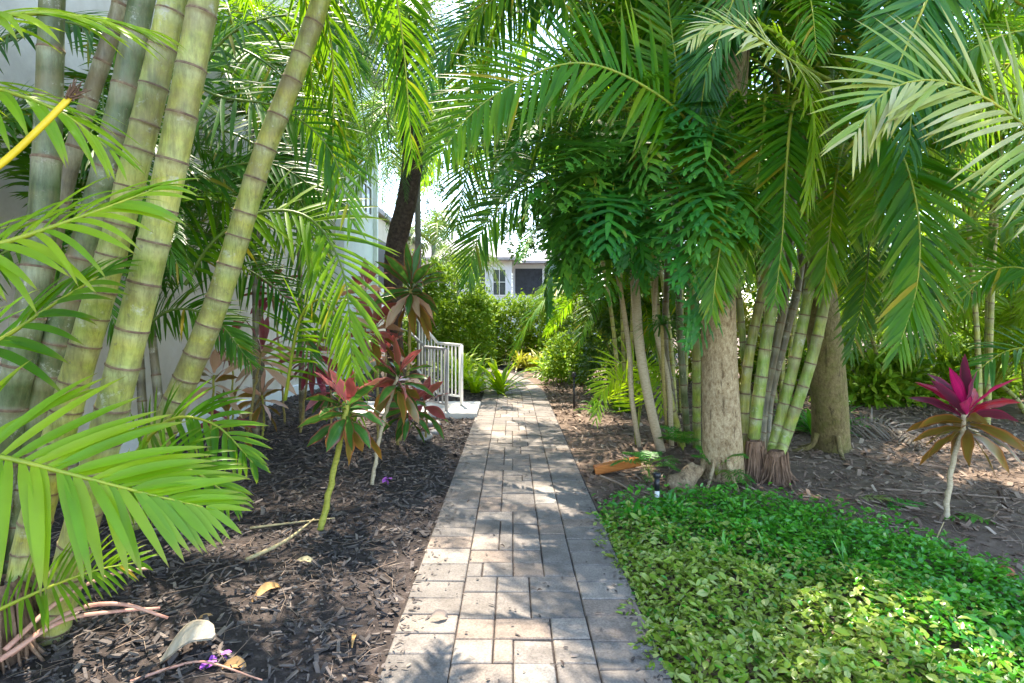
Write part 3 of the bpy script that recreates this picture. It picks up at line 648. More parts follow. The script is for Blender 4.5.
far_palm('tall palm with high drooping crown over the villa eave', (-5.3, 28, 0), 8.4, 20, 63, .2)
far_palm('pale green palm arching over the path beyond the railing', (-2.2, 13.6, 0), 4.9, 20, 65, -.1, 'areca', (1.1, 1.6), r=.09)
far_palm('palm with dark trunk standing over the hedge before the far villa', (-1.9, 26, 0), 3.6, 16, 64, scale=(.5, .75))

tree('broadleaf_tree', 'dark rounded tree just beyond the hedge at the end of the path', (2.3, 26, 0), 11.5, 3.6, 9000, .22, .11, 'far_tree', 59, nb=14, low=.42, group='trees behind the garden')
# right background undergrowth: palms and shrubs
shrub('yellow_shrub', 'sunny yellow green shrub behind the mossy trunk', (6.4, 11.4, 0), [((6.2, 11.4, .9), (.9, .6, .9)), ((7.2, 11.6, .7), (.8, .6, .8)), ((5.4, 11.2, .5), (.6, .6, .5))], 5200, .15, .06, 'hedge', 71, prof='lance')
shrub('broadleaf_shrub', 'bright broad leaved shrub low behind the dead fronds', (6.0, 9.4, 0), [((6.1, 9.4, .35), (.9, .5, .45)), ((7.4, 9.6, .4), (.9, .5, .5))], 3600, .2, .08, 'hedge', 72, prof='lance')
shrub('pale_shrub', 'pale yellow shrub seen between the lime canes', (4.5, 11.5, 0), [((4.4, 11.5, .9), (.8, .5, 1.1))], 3000, .16, .06, 'bamboo_yel', 73, prof='lance')
shrub('corner_shrub', 'dense green shrub behind the magenta cordyline', (9.6, 10.2, 0), [((9.4, 10.2, .8), (1.3, .7, .9)), ((10.9, 10.3, 1.1), (1.3, .7, 1.2))], 6500, .16, .06, 'hedge', 74, prof='lance')
shrub('path_shrub', 'dark leafy shrub beside the path beyond the lobed leaf plant', (1.75, 10.6, 0), [((1.9, 10.6, .9), (.8, .7, .9)), ((2.3, 10.0, 1.6), (.9, .8, 1.0)), ((3.0, 10.8, 2.5), (1.2, 1.0, 1.3))], 6500, .17, .05, 'tree', 75, prof='lance')
def clump(label, base, tops, kind, seed, nf=6, caneR=.035, mat='cane', group=None, scale=(.8, 1.15), keep=None, name='cane_palm'):
    g = np.random.default_rng(seed); t = thing(name, label, 'palm', base, group); b = np.asarray(base, float)
    for (dx, dy, h) in tops:
        p0 = b + np.array([dx * .18, dy * .18, -.03]); p1 = b + np.array([dx, dy, h]); cane(t, [p0, (p0 + p1) / 2 + np.array([-dx * .12, -dy * .12, 0]), p1], caneR * 1.1, caneR * .8, mat, .16)
        crown(t, p1, nf, kind, g, scale, keep=keep)
    return t
BGG = 'cane palms filling the shade behind'
clump('low green cane palm behind the magenta cordyline', (8.0, 8.6, 0), [(-.5, .1, .5), (.3, .3, .9), (.8, -.1, .6), (0, .4, 1.8)], 'lime', 81, 7, group=BGG)  # lime leaves carry painted sunlight, here and in the next clump
clump('green cane palm between mossy trunk and magenta cordyline', (6.6, 9.8, 0), [(-.3, .1, 1.3), (.4, .3, 2.3), (.2, -.2, 3.0)], 'lime', 82, 8, group=BGG)
clump('tall dark cane palm deep behind the lime canes', (4.6, 9.6, 0), [(-.4, 0, 2.2), (.3, .3, 3.2), (0, -.2, 4.0), (.6, .2, 2.7)], 'dark', 83, 8, group=BGG, scale=(1, 1.35))
clump('tall leafy cane palm behind the mossy trunk', (6.4, 7.6, 0), [(-.2, 0, 2.7), (.4, .3, 3.6), (.1, -.2, 4.3)], 'areca', 84, 8, group=BGG, scale=(1, 1.3))
clump('tall blue green cane palm above the magenta cordyline', (8.4, 7.4, 0), [(-.4, 0, 2.3), (.3, .3, 3.4), (.6, -.2, 2.9)], 'blue', 85, 8, group=BGG, scale=(1, 1.3))
clump('dark cane palm behind the lobed leaf plant', (2.6, 8.6, 0), [(-.4, .1, 2.9), (.3, .2, 3.7), (0, 0, 4.6)], 'dark', 86, 8, group=BGG, scale=(.95, 1.25))

clump('tall dark cane palm leaning over the path behind the lobed leaf plant', (1.9, 9.2, 0), [(-.6, 0, 3.3), (-.2, .2, 4.3), (.2, -.2, 5.2)], 'dark', 87, 9, group=BGG, scale=(1, 1.3))
clump('green cane palm further along the path before the hedge', (2.4, 13.0, 0), [(-.6, 0, 3.3), (.2, .2, 4.6), (.5, -.2, 5.8)], 'areca', 88, 9, group=BGG, scale=(1.1, 1.5))
clump('tall green cane palm behind the philodendron stems', (2.3, 10.8, 0), [(-.5, 0, 1.0), (0, .3, 1.6), (.5, 0, 2.2)], 'areca', 91, 8, group='cane palms filling the shade behind')
clump('full green cane palm at the edge of the shade past the magenta cordyline', (10.2, 9.4, 0), [(-.5, 0, 1.4), (0, .3, 2.2), (.5, 0, 3.0), (.9, .2, 1.8)], 'lime', 92, 8, group='cane palms filling the shade behind')
# ------------------------------------------------------------------ left side: big pale cane clump
L1 = thing('cane_palm', 'thick pale green cane palm clump with stout ringed canes nearest the camera', 'palm', (-2.15, 2.55, 0))
cane(L1, [gr(48, 645, -.03), at(72, 560, 2.5), at(107, 430, 2.45), at(160, 215, 2.42), at(205, -5, 2.4), at(240, -190, 2.4)], .070, .056, 'cane', .145)
cane(L1, [gr(12, 655, -.03), at(30, 545, 2.56), at(61, 430, 2.55), at(126, 200, 2.55), at(173, 0, 2.55), at(205, -180, 2.55)], .068, .054, 'cane', .12)
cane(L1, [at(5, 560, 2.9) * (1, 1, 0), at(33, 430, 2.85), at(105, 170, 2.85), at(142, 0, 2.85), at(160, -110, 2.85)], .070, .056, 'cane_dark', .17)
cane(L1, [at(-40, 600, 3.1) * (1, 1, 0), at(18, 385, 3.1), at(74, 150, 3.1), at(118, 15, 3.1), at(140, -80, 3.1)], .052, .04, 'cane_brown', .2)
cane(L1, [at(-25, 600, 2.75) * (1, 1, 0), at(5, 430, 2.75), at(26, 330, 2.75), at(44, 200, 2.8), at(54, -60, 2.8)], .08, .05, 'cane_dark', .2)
root_mass(L1, (-2.23, 2.42, -.02), .17, .34, seed=1, n=90)
UPC = (0, -.75, .65)
frond(L1, [at(-150, 470, 1.85), at(-60, 452, 1.88), at(0, 457, 1.9), at(70, 474, 1.95), at(140, 492, 2.0), at(208, 508, 2.05)], .46, 'lime', n=27, W=.04, p0=.18, up=(.1, -.75, .65), lift=.2, droop=.35, a0=70, a1=18, seed=1, nseg=7)
frond(L1, [at(-160, 300, 1.75), at(-60, 262, 1.75), at(20, 238, 1.8), at(95, 212, 1.85), at(158, 188, 1.9)], .42, 'lime', n=22, W=.028, p0=.15, up=(.2, -.6, .75), lift=.15, droop=.7, a0=62, a1=14, seed=2, nseg=7)
frond(L1, [at(-150, 60, 1.8), at(-60, 30, 1.85), at(20, 14, 1.9), at(90, 18, 2.0), at(150, 30, 2.1)], .42, 'lime', n=22, W=.028, p0=.1, up=(.1, -.5, .85), lift=.1, droop=.7, a0=66, a1=20, seed=3, nseg=7)
frond(L1, [at(-160, 120, 1.8), at(-70, 90, 1.85), at(-10, 88, 1.9), at(60, 112, 1.95), at(110, 150, 2.0)], .40, 'lime', n=18, W=.028, p0=.1, up=(.1, -.5, .85), lift=.1, droop=.8, a0=66, a1=20, seed=4, nseg=7)
frond(L1, [at(-140, 420, 2.1), at(-60, 370, 2.1), at(0, 340, 2.15), at(60, 300, 2.2), at(110, 270, 2.25)], .40, 'areca', n=18, W=.036, p0=.1, up=UPC, lift=.1, droop=.6, a0=62, a1=16, seed=5, nseg=7)
frond(L1, [at(-60, 640, 2.2), at(20, 600, 2.25), at(90, 572, 2.3), at(140, 562, 2.35)], .22, 'areca', n=24, W=.016, p0=.3, up=UPC, lift=.3, droop=.5, seed=6, r0=.012)
frond(L1, [at(110, 500, 2.7), at(150, 470, 2.65), at(190, 470, 2.6), at(235, 500, 2.6)], .30, 'areca', n=20, W=.03, p0=.1, up=UPC, lift=.1, droop=.6, seed=7)
MB().add(*tube_vf(*capped(spline([at(-60, 205, 1.72), at(0, 165, 1.75), at(40, 128, 1.77), at(74, 93, 1.8)], 12), np.linspace(.015, .011, 12)), 10, flat=.55, lump=.1, seed=3)).build('cut_stalk', G['stalk_yellow'], L1)
fe = MB(); ge = np.random.default_rng(8)
for i in range(26): fe.add(*tube_vf(np.array([at(71, 97, 1.795) + ge.normal(0, .006, 3), at(79, 88, 1.80) + ge.normal(0, .013, 3)]), np.array([.004, .0015]), 4))
fo = fe.build('frayed_end', G['root'], L1)
for k, P in enumerate(([gr(5, 650, .12), at(60, 600, 2.45), at(110, 575, 2.5), at(150, 568, 2.55)], [gr(10, 655, .1), at(70, 612, 2.4), at(120, 604, 2.42), at(168, 618, 2.5)], [gr(0, 660, .1), at(60, 622, 2.35), at(110, 612, 2.4), at(160, 608, 2.5)])):
    MB().add(*tube_vf(*capped(spline(P, 14), np.linspace(.014, .006, 14)), 7, flat=.6)).build('bare_stalk', G['pinkstalk'], L1)
g1 = np.random.default_rng(101)
for p, n_, a_ in ((at(215, -130, 2.4), 5, None), (at(170, -120, 2.6), 4, None), (at(54, -60, 2.8), 5, 2.6)):
    crown(L1, p, n_, 'areca', g1, (.8, 1.05), keep=lambda q: not (abs(q[0]) < 1.3 and q[1] < 2.6 and q[2] < 3.0) and q[1] > .9)

L2 = thing('cane_palm', 'leaning single cane palm with dark fronds against the stucco wall', 'palm', gr(128, 533))
cane(L2, [gr(128, 533, -.03), at(145, 475, 3.85), at(163, 430, 3.82), at(218, 300, 3.8), at(262, 160, 3.8), at(300, 60, 3.8), at(328, -30, 3.8), at(350, -190, 3.8)], .092, .052, 'cane', .17)
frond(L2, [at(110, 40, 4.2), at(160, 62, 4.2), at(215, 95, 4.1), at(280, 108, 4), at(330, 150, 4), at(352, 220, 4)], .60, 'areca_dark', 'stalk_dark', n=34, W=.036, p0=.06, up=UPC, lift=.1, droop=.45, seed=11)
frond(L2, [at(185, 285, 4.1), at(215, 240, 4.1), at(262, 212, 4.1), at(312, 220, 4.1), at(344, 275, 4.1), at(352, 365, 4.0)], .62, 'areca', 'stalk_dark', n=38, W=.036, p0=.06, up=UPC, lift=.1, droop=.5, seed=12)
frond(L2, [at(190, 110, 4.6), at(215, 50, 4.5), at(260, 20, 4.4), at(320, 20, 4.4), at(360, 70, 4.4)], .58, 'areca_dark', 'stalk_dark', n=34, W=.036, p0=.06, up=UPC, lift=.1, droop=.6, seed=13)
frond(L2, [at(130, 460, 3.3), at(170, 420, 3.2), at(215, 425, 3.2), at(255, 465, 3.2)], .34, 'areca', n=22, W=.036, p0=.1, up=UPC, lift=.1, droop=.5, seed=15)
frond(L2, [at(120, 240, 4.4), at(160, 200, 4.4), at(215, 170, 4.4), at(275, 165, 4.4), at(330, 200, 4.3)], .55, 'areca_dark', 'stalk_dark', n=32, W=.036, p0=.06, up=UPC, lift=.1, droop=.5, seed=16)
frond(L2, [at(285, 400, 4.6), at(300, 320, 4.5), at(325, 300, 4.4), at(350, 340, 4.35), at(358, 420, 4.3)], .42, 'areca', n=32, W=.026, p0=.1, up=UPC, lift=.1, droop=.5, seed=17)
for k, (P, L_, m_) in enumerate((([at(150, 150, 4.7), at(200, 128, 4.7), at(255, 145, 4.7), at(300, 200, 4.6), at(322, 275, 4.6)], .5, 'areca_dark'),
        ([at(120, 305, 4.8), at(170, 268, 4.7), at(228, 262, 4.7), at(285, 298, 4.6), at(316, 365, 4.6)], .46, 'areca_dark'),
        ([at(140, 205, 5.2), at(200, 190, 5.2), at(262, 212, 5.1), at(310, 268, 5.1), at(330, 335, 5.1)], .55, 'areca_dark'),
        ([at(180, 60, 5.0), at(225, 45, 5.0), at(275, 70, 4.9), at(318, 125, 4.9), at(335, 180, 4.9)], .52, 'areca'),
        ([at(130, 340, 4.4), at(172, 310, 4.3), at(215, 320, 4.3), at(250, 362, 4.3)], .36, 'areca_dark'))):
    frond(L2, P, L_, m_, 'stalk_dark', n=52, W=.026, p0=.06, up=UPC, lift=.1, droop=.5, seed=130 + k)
g2 = np.random.default_rng(102)
crown(L2, at(350, -190, 3.8), 8, 'areca', g2, (.9, 1.3))

for k, (P, L_, m_) in enumerate((([at(-60, 210, 3.7), at(-10, 130, 3.7), at(40, 108, 3.7), at(88, 135, 3.7), at(112, 190, 3.7)], .46, 'areca_dark'),
        ([at(-60, 90, 3.8), at(0, 40, 3.8), at(60, 22, 3.8), at(115, 45, 3.8), at(150, 110, 3.8)], .46, 'areca_dark'),
        ([at(-60, 330, 3.6), at(-10, 262, 3.6), at(45, 245, 3.6), at(95, 275, 3.6), at(120, 340, 3.6)], .42, 'areca_dark'),
        ([at(60, 270, 4.2), at(110, 225, 4.2), at(160, 222, 4.2), at(205, 262, 4.2)], .44, 'areca_dark'))):
    frond(L1, P, L_, m_, 'stalk_dark', n=46, W=.026, p0=.06, up=UPC, lift=.1, droop=.5, seed=140 + k)
LW = thing('cane_palm', 'dark slender cane palm filling the corner between thick canes and wall', 'palm', (-3.2, 4.2, 0))
for (x, y, h) in ((-3.45, 4.3, 2.0), (-3.3, 4.9, 2.7), (-2.8, 4.4, 1.5)):
    cane(LW, [(x + .1, y, -.03), (x + .03, y, h * .5), (x - .05, y, h)], .04, .03, 'cane_brown', .2)
    crown(LW, (x - .05, y, h), 7, 'dark', g2, (.6, .9), keep=lambda q: q[0] > -3.9 and q[2] > 1.7)
LB = thing('cane_palm', 'leafy cane palm standing by the wall behind the leaning cane', 'palm', (-3.1, 7.2, 0))
for (x, y, h) in ((-3.3, 7.3, 2.6), (-2.9, 7.6, 3.4), (-3.2, 6.9, 4.2)):
    cane(LB, [(x + .05, y, -.03), (x + .03, y, h * .5), (x - .02, y, h)], .04, .03, 'cane_brown', .2)
    crown(LB, (x - .02, y, h), 9, 'areca' if h > 4 else 'dark', g2, (.7, 1.0), keep=lambda q: q[0] > -3.8 and q[0] / q[1] < -.32 and q[2] > 1.9)

DP = thing('date_palm', 'slender palm with dark shaggy trunk and feathery crown near the railing', 'palm', gr(396, 420))
trunk(DP, [gr(396, 420, -.05), at(394, 330, 8.0), at(397, 255, 8.0), at(408, 200, 8.0), at(413, 150, 8.0), at(407, 105, 8.0), at(402, 80, 8.0)], [.15, .13, .125, .13, .14, .15, .12], 'bark_dark', .16, 5, flare=1.1)
g3 = np.random.default_rng(103)
crown(DP, at(402, 78, 8.0), 44, 'date', g3, (1.1, 1.9))
for k, (du, L_) in enumerate(((-14, 150), (4, 120), (22, 95), (-30, 90))):
    frond(DP, [at(402, 80, 8), at(402 + du * .8, 75 + 8, 7.9), at(402 + du, 80 + L_ * .5, 7.85), at(402 + du * 1.05, 80 + L_, 7.8)], .2, 'date', 'stalk_dark', n=56, W=.012, p0=.1, up=UPC, lift=.1, droop=.2, r0=.01, nseg=3, seed=110 + k, plumose=.1)

for k, P in enumerate(([at(402, 80, 8), at(436, 52, 7.9), at(468, 84, 7.8), at(484, 150, 7.8)], [at(402, 80, 8), at(440, 92, 7.8), at(458, 150, 7.7), at(462, 205, 7.7)], [at(402, 80, 8), at(380, 40, 7.8), at(352, 60, 7.7), at(338, 130, 7.7)], [at(402, 80, 8), at(372, 70, 7.9), at(350, 95, 7.8), at(342, 150, 7.8)], [at(402, 80, 8), at(420, 10, 7.9), at(460, 0, 7.8), at(492, 40, 7.8)], [at(402, 80, 8), at(390, 0, 7.9), at(360, -10, 7.8), at(330, 30, 7.8)])):
    frond(DP, P, .32, 'date', 'stalk_dark', n=64, W=.016, p0=.08, up=UPC, lift=.1, droop=.25, r0=.011, nseg=3, seed=120 + k, plumose=.12)
# ------------------------------------------------------------------ right side palms
R2 = thing('tree', 'stout tan trunk tree beside the lime canes close to the path', 'tree', gr(721, 480))
trunk(R2, [gr(722, 482, -.06), at(721, 440, 5.1), at(719, 370, 5.1), at(718, 290, 5.1), at(722, 200, 5.15), at(731, 80, 5.2), at(742, -60, 5.3), at(748, -150, 5.3)], [.168, .160, .157, .155, .147, .14, .135, .13], 'bark', .08, 2, flare=1.16, sides=36)
g4 = np.random.default_rng(104)
crown(R2, at(748, -150, 5.3), 6, 'dark', g4, (1.2, 1.6)); crown(R2, at(748, -150, 5.3), 5, 'dark', g4, (1.6, 2.0), azc=math.pi, spread=.8)  # crown above the view; long fronds added to dapple the path

def surface_roots(par, c, r, n, mat, seed):
    g = np.random.default_rng(seed); mb = MB(); c = np.asarray(c, float)
    for k in range(n):
        a = 6.28 * k / n + g.uniform(-.3, .3); e = np.array([math.cos(a), math.sin(a), 0]); b = a + g.normal(0, .4); e2 = np.array([math.cos(b), math.sin(b), 0])
        P = spline([c + e * r * .75 + (0, 0, .20), c + e * r * 1.15 + (0, 0, .055), c + e * r * 1.3 + e2 * .22 * g.uniform(.6, 1.3) + (0, 0, -.045)], 10); mb.add(*tube_vf(P, np.linspace(.026, .012, 10) * g.uniform(.7, 1.2), 9, lump=.2, seed=seed + k))
    mb.build('root', G[mat], par)
surface_roots(R2, gr(721, 480), .165, 5, 'bark', 31)
R4 = thing('tree', 'mossy brown trunk tree standing behind the lime canes', 'tree', gr(831, 452))
trunk(R4, [gr(831, 453, -.06), at(829, 400, 6.1), at(823, 330, 6.1), at(812, 240, 6.15), at(800, 100, 6.2), at(792, -60, 6.2), at(790, -140, 6.2)], [.19, .18, .165, .15, .14, .13, .12], 'bark_green', .06, 3, flare=1.1, sides=28)
surface_roots(R4, gr(831, 452), .185, 4, 'bark_green', 41)
crown(R4, at(790, -140, 6.2), 7, 'areca', g4, (1.2, 1.6))  # unseen crown, put in for dappled shade

R3 = thing('cane_palm', 'lime green cane palm clump with fibrous red brown root bases', 'palm', gr(768, 478))
cl3 = [([(gr(754, 470) + (0, 0, .2)), at(755, 425, 5.3), at(765, 350, 5.3), at(775, 280, 5.3), at(783, 180, 5.3), at(786, 110, 5.3)], .058, 'cane_lime'),
       ([gr(745, 468, .0), at(744, 410, 5.45), at(750, 350, 5.45), at(764, 280, 5.45), at(774, 190, 5.45), at(778, 60, 5.45)], .05, 'cane'),
       ([(gr(760, 470) + (0, 0, .02)), at(764, 405, 5.5), at(775, 350, 5.5), at(786, 290, 5.5), at(794, 180, 5.5)], .045, 'cane_brown'),
       ([(gr(772, 477) + (0, 0, .2)), at(776, 435, 5.25), at(797, 350, 5.2), at(811, 279, 5.2), at(822, 200, 5.2), at(828, 120, 5.2), at(830, 40, 5.2)], .053, 'cane_lime'),
       ([(gr(778, 478) + (0, 0, .2)), at(786, 436, 5.2), at(814, 350, 5.15), at(829, 275, 5.15), at(838, 200, 5.15), at(846, 130, 5.15)], .053, 'cane_lime'),
       ([(gr(765, 470) + (0, 0, .02)), at(770, 400, 5.6), at(787, 330, 5.6), at(800, 270, 5.6), at(808, 150, 5.6), at(810, 0, 5.6)], .042, 'cane_brown'),
       ([(gr(752, 465) + (0, 0, .02)), at(748, 400, 5.6), at(742, 330, 5.6), at(736, 260, 5.6), at(728, 130, 5.6)], .036, 'cane_lime')]
g5 = np.random.default_rng(105)
noblock = lambda q: q[1] > 3.0 and q[0] > .3 and not (q[2] < 1.7 and q[1] < 5)
for P, r, m in cl3:
    cane(R3, P, r, r * .8, m, .2, grow=.3); crown(R3, P[-1], 6, ('areca', 'dark', 'blue')[g5.integers(0, 3)], g5, (.75, 1.1), keep=noblock)
root_mass(R3, (*gr(755, 478)[:2], -.02), .105, .36, seed=2); root_mass(R3, (*gr(777, 482)[:2], -.02), .12, .30, seed=3)

R1 = thing('cane_palm', 'slim green cane palm clump growing between lobed leaf stems and tan trunk', 'palm', gr(690, 452))
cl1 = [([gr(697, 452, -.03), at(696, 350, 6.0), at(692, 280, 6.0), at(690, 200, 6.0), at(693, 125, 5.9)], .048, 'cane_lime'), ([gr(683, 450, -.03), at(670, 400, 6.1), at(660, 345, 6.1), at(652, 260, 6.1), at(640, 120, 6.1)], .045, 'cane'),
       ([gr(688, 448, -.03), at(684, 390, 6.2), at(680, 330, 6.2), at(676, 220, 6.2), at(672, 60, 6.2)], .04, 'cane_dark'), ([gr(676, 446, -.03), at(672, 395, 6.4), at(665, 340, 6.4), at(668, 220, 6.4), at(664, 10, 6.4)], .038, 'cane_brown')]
for P, r, m in cl1:
    cane(R1, P, r, r * .8, m, .22, grow=.3); crown(R1, P[-1], 5, ('areca', 'dark')[g5.integers(0, 2)], g5, (.75, 1.1), keep=lambda q: q[1] > 4.2 and q[2] > 2)
crown(R1, at(664, 10, 6.4), 5, 'areca', g5, (1.3, 1.7), azc=3.0, spread=.8, keep=lambda q: q[2] > 4)
crown(R1, at(672, 60, 6.2), 4, 'areca', g5, (1.2, 1.5), azc=3.3, spread=.7, keep=lambda q: q[2] > 3.8)
# hand placed fronds of the right clumps
FV = (0, -.9, .42)
frond(R1, [at(738, 210, 4.8), at(693, 128, 4.6), at(640, 84, 4.4), at(580, 63, 4.3), (at(520, 80, 4.2)), at(470, 115, 4.1), at(440, 155, 4.0)], .78, 'areca', n=66, W=.042, p0=.17, up=FV, lift=.12, droop=.3, a0=78, a1=30, seed=201, r0=.018)
frond(R1, [at(742, 210, 4.9), at(692, 125, 4.8), at(676, 60, 4.8), at(664, -30, 4.9)], .55, 'areca', n=49, W=0.033, p0=.2, up=FV, lift=.1, droop=.25, seed=202)
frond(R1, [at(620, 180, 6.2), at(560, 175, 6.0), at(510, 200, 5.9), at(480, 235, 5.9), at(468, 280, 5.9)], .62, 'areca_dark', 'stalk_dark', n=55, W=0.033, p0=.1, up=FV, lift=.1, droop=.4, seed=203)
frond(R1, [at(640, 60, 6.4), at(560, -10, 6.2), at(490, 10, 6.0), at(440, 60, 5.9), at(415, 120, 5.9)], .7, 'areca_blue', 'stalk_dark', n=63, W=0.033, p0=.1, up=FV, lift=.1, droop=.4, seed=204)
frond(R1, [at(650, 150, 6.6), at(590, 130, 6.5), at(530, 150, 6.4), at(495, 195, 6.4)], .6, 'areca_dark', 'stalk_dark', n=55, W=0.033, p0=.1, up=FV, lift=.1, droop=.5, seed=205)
for k, (P, L_, m_) in enumerate((([at(665, 60, 6.6), at(600, 8, 6.4), at(540, 2, 6.3), at(485, 40, 6.2), at(450, 105, 6.2)], .72, 'areca'),
        ([at(650, 110, 7.2), at(575, 88, 7.1), at(515, 108, 7.0), at(472, 160, 7.0), at(456, 228, 7.0)], .75, 'areca_dark'),
        ([at(655, 130, 7.6), at(585, 112, 7.5), at(530, 125, 7.4), at(492, 160, 7.4), at(474, 205, 7.4)], .62, 'areca'),
        ([at(700, 0, 6.2), at(610, -60, 6.1), at(530, -45, 6.0), at(470, 15, 6.0), at(440, 70, 6.0)], .7, 'areca_dark'),
        ([at(640, 30, 8.4), at(570, -10, 8.3), at(515, 0, 8.2), at(475, 50, 8.2), at(462, 120, 8.2)], .85, 'areca'),
        ([at(620, 90, 8.8), at(560, 50, 8.7), at(510, 55, 8.6), at(478, 95, 8.6), at(466, 160, 8.6)], .8, 'areca_dark'),
        ([at(700, 60, 5.8), at(640, -10, 5.7), at(580, -40, 5.6), at(520, -30, 5.5), at(470, 30, 5.5)], .7, 'areca'))):
    frond(R1, P, L_, m_, 'stalk' if m_ == 'areca' else 'stalk_dark', n=60, W=.035, p0=.08, up=FV, lift=.12, droop=.35, a0=75, a1=30, seed=220 + k)
for k, (P, L_, W_, m_) in enumerate((([at(745, 120, 4.9), at(738, 90, 4.75), at(722, 110, 4.65), at(706, 165, 4.6), at(700, 235, 4.6)], .46, .04, 'areca'),
        ([at(760, 110, 4.8), at(765, 95, 4.6), at(762, 140, 4.5), at(755, 200, 4.5), at(745, 275, 4.5)], .46, .042, 'areca'),
        ([at(770, 60, 4.7), at(745, 20, 4.6), at(722, 25, 4.5), at(706, 75, 4.5), at(700, 120, 4.5)], .46, .04, 'areca_blue'),
        ([at(800, 100, 4.6), at(792, 110, 4.4), at(786, 170, 4.35), at(782, 240, 4.35), at(775, 300, 4.35)], .45, .042, 'areca'),
        ([at(846, 60, 4.6), at(870, 60, 4.4), at(888, 100, 4.3), at(880, 170, 4.3), at(862, 230, 4.3)], .5, .045, 'lime'))):
    frond(R3, P, L_, m_, n=54, W=W_ * .74, p0=.1, up=FV, lift=.12, droop=.3, a0=62, a1=22, seed=240 + k)
frond(R3, [at(748, 190, 4.7), at(735, 180, 4.5), at(725, 220, 4.35), at(717, 268, 4.3), at(712, 312, 4.3)], .42, 'areca', n=52, W=0.031, p0=.12, up=FV, lift=.12, droop=.25, a0=60, a1=20, seed=206)
frond(R3, [at(846, 130, 4.9), at(838, 165, 4.7), at(831, 220, 4.6), at(823, 290, 4.6)], .5, 'areca', n=52, W=0.033, p0=.08, up=FV, lift=.12, droop=.3, a0=60, a1=20, seed=207)
frond(R3, [at(835, 60, 4.9), at(868, 105, 4.2), at(900, 150, 3.95), at(918, 215, 3.85), at(917, 285, 3.8), at(898, 350, 3.8)], .62, 'areca', n=63, W=0.041, p0=.28, up=FV, lift=.12, droop=.2, a0=62, a1=22, seed=208)
frond(R3, [at(745, 20, 4.4), at(785, 40, 4.1), at(808, 90, 3.95), at(815, 145, 3.9), at(806, 205, 3.85)], .42, 'lime', n=55, W=0.033, p0=.1, up=(.6, -.6, .5), lift=.1, droop=.55, a0=70, a1=25, seed=209)
frond(R3, [at(830, 80, 4.5), at(790, 60, 3.7), at(750, 33, 3.5), at(715, 24, 3.45), at(688, 42, 3.4)], .32, 'pale', n=43, W=0.022, p0=.3, up=(0, -.9, .45), lift=.05, droop=.35, seed=210)
frond(R3, [at(846, 130, 5.0), at(880, 190, 5), at(915, 260, 5.0), at(925, 350, 5.0)], .55, 'areca_dark', 'stalk_dark', n=49, W=0.033, p0=.1, up=FV, lift=.1, droop=.4, seed=211)
frond(R3, [at(846, 130, 5.0), at(868, 200, 5.2), at(866, 280, 5.3), at(850, 355, 5.3)], .5, 'areca_dark', 'stalk_dark', n=49, W=0.033, p0=.1, up=FV, lift=.1, droop=.4, seed=212)

R5 = thing('cane_palm', 'cane palm reaching in over the magenta cordyline with glossy pale frond', 'palm', (4.6, 3.7, 0))
for (x, y, h) in ((4.7, 3.7, 2.9), (4.9, 4.2, 3.6), (5.2, 3.2, 4.2), (4.7, 3.1, 3.2)):
    cane(R5, [(x - .1, y, -.03), (x - .05, y, h * .5), (x, y, h)], .06, .045, 'cane_lime', .2)
    crown(R5, (x, y, h), 7, ('areca', 'blue')[g5.integers(0, 2)], g5, (.85, 1.15), keep=lambda q: q[2] > 2.4 and q[0] > 1.5)
frond(R5, [at(1230, 300, 3.3), at(1120, 195, 3.05), at(1045, 140, 3.0), at(985, 98, 3.0), at(935, 80, 3.0), at(885, 92, 3.0), at(855, 135, 3.0)], .74, 'pale', n=52, W=.036, p0=.2, up=(0, -.95, .4), lift=.08, droop=.3, a0=72, a1=30, seed=301, r0=.017)
frond(R5, [at(1000, -140, 3.4), at(950, -50, 3.5), at(918, 20, 3.5), at(896, 70, 3.5), at(880, 110, 3.45)], .5, 'areca_blue', n=49, W=0.037, p0=.15, up=FV, lift=.12, droop=.3, a0=60, a1=22, seed=302)
frond(R5, [at(1150, 60, 3.7), at(1060, 30, 3.7), at(990, 40, 3.7), at(930, 80, 3.7)], .5, 'areca', n=49, W=0.036, p0=.15, up=(0, -.6, .8), lift=.12, droop=.4, seed=303)
frond(R5, [at(1160, 330, 4.4), at(1080, 240, 4.4), at(1010, 225, 4.4), at(950, 260, 4.4)], .5, 'areca', n=46, W=0.036, p0=.15, up=(0, -.6, .8), lift=.12, droop=.5, seed=304)
for k, (P, L_, m_) in enumerate((([at(1120, 330, 4.2), at(1040, 215, 4.1), at(975, 172, 4.05), at(915, 178, 4.0), at(868, 225, 4.0)], .5, 'areca'),
        ([at(1120, 120, 4.3), at(1040, 20, 4.2), at(970, -15, 4.1), at(905, 10, 4.0), at(862, 70, 4.0)], .5, 'lime'),
        ([at(1120, 210, 4.6), at(1050, 110, 4.5), at(990, 95, 4.4), at(940, 130, 4.4), at(915, 190, 4.4)], .48, 'lime'),
        ([at(1110, 380, 4.3), at(1050, 285, 4.2), at(1000, 268, 4.2), at(960, 300, 4.2)], .4, 'areca'))):
    frond(R5, P, L_, m_, n=60, W=.028, p0=.12, up=FV, lift=.12, droop=.35, a0=70, a1=26, seed=320 + k)
frond(R5, [at(1130, 420, 4.6), at(1060, 360, 4.6), at(1010, 350, 4.6), at(960, 385, 4.6)], .4, 'areca_blue', n=28, W=.03, p0=.15, up=(0, -.6, .8), lift=.12, droop=.5, seed=305)

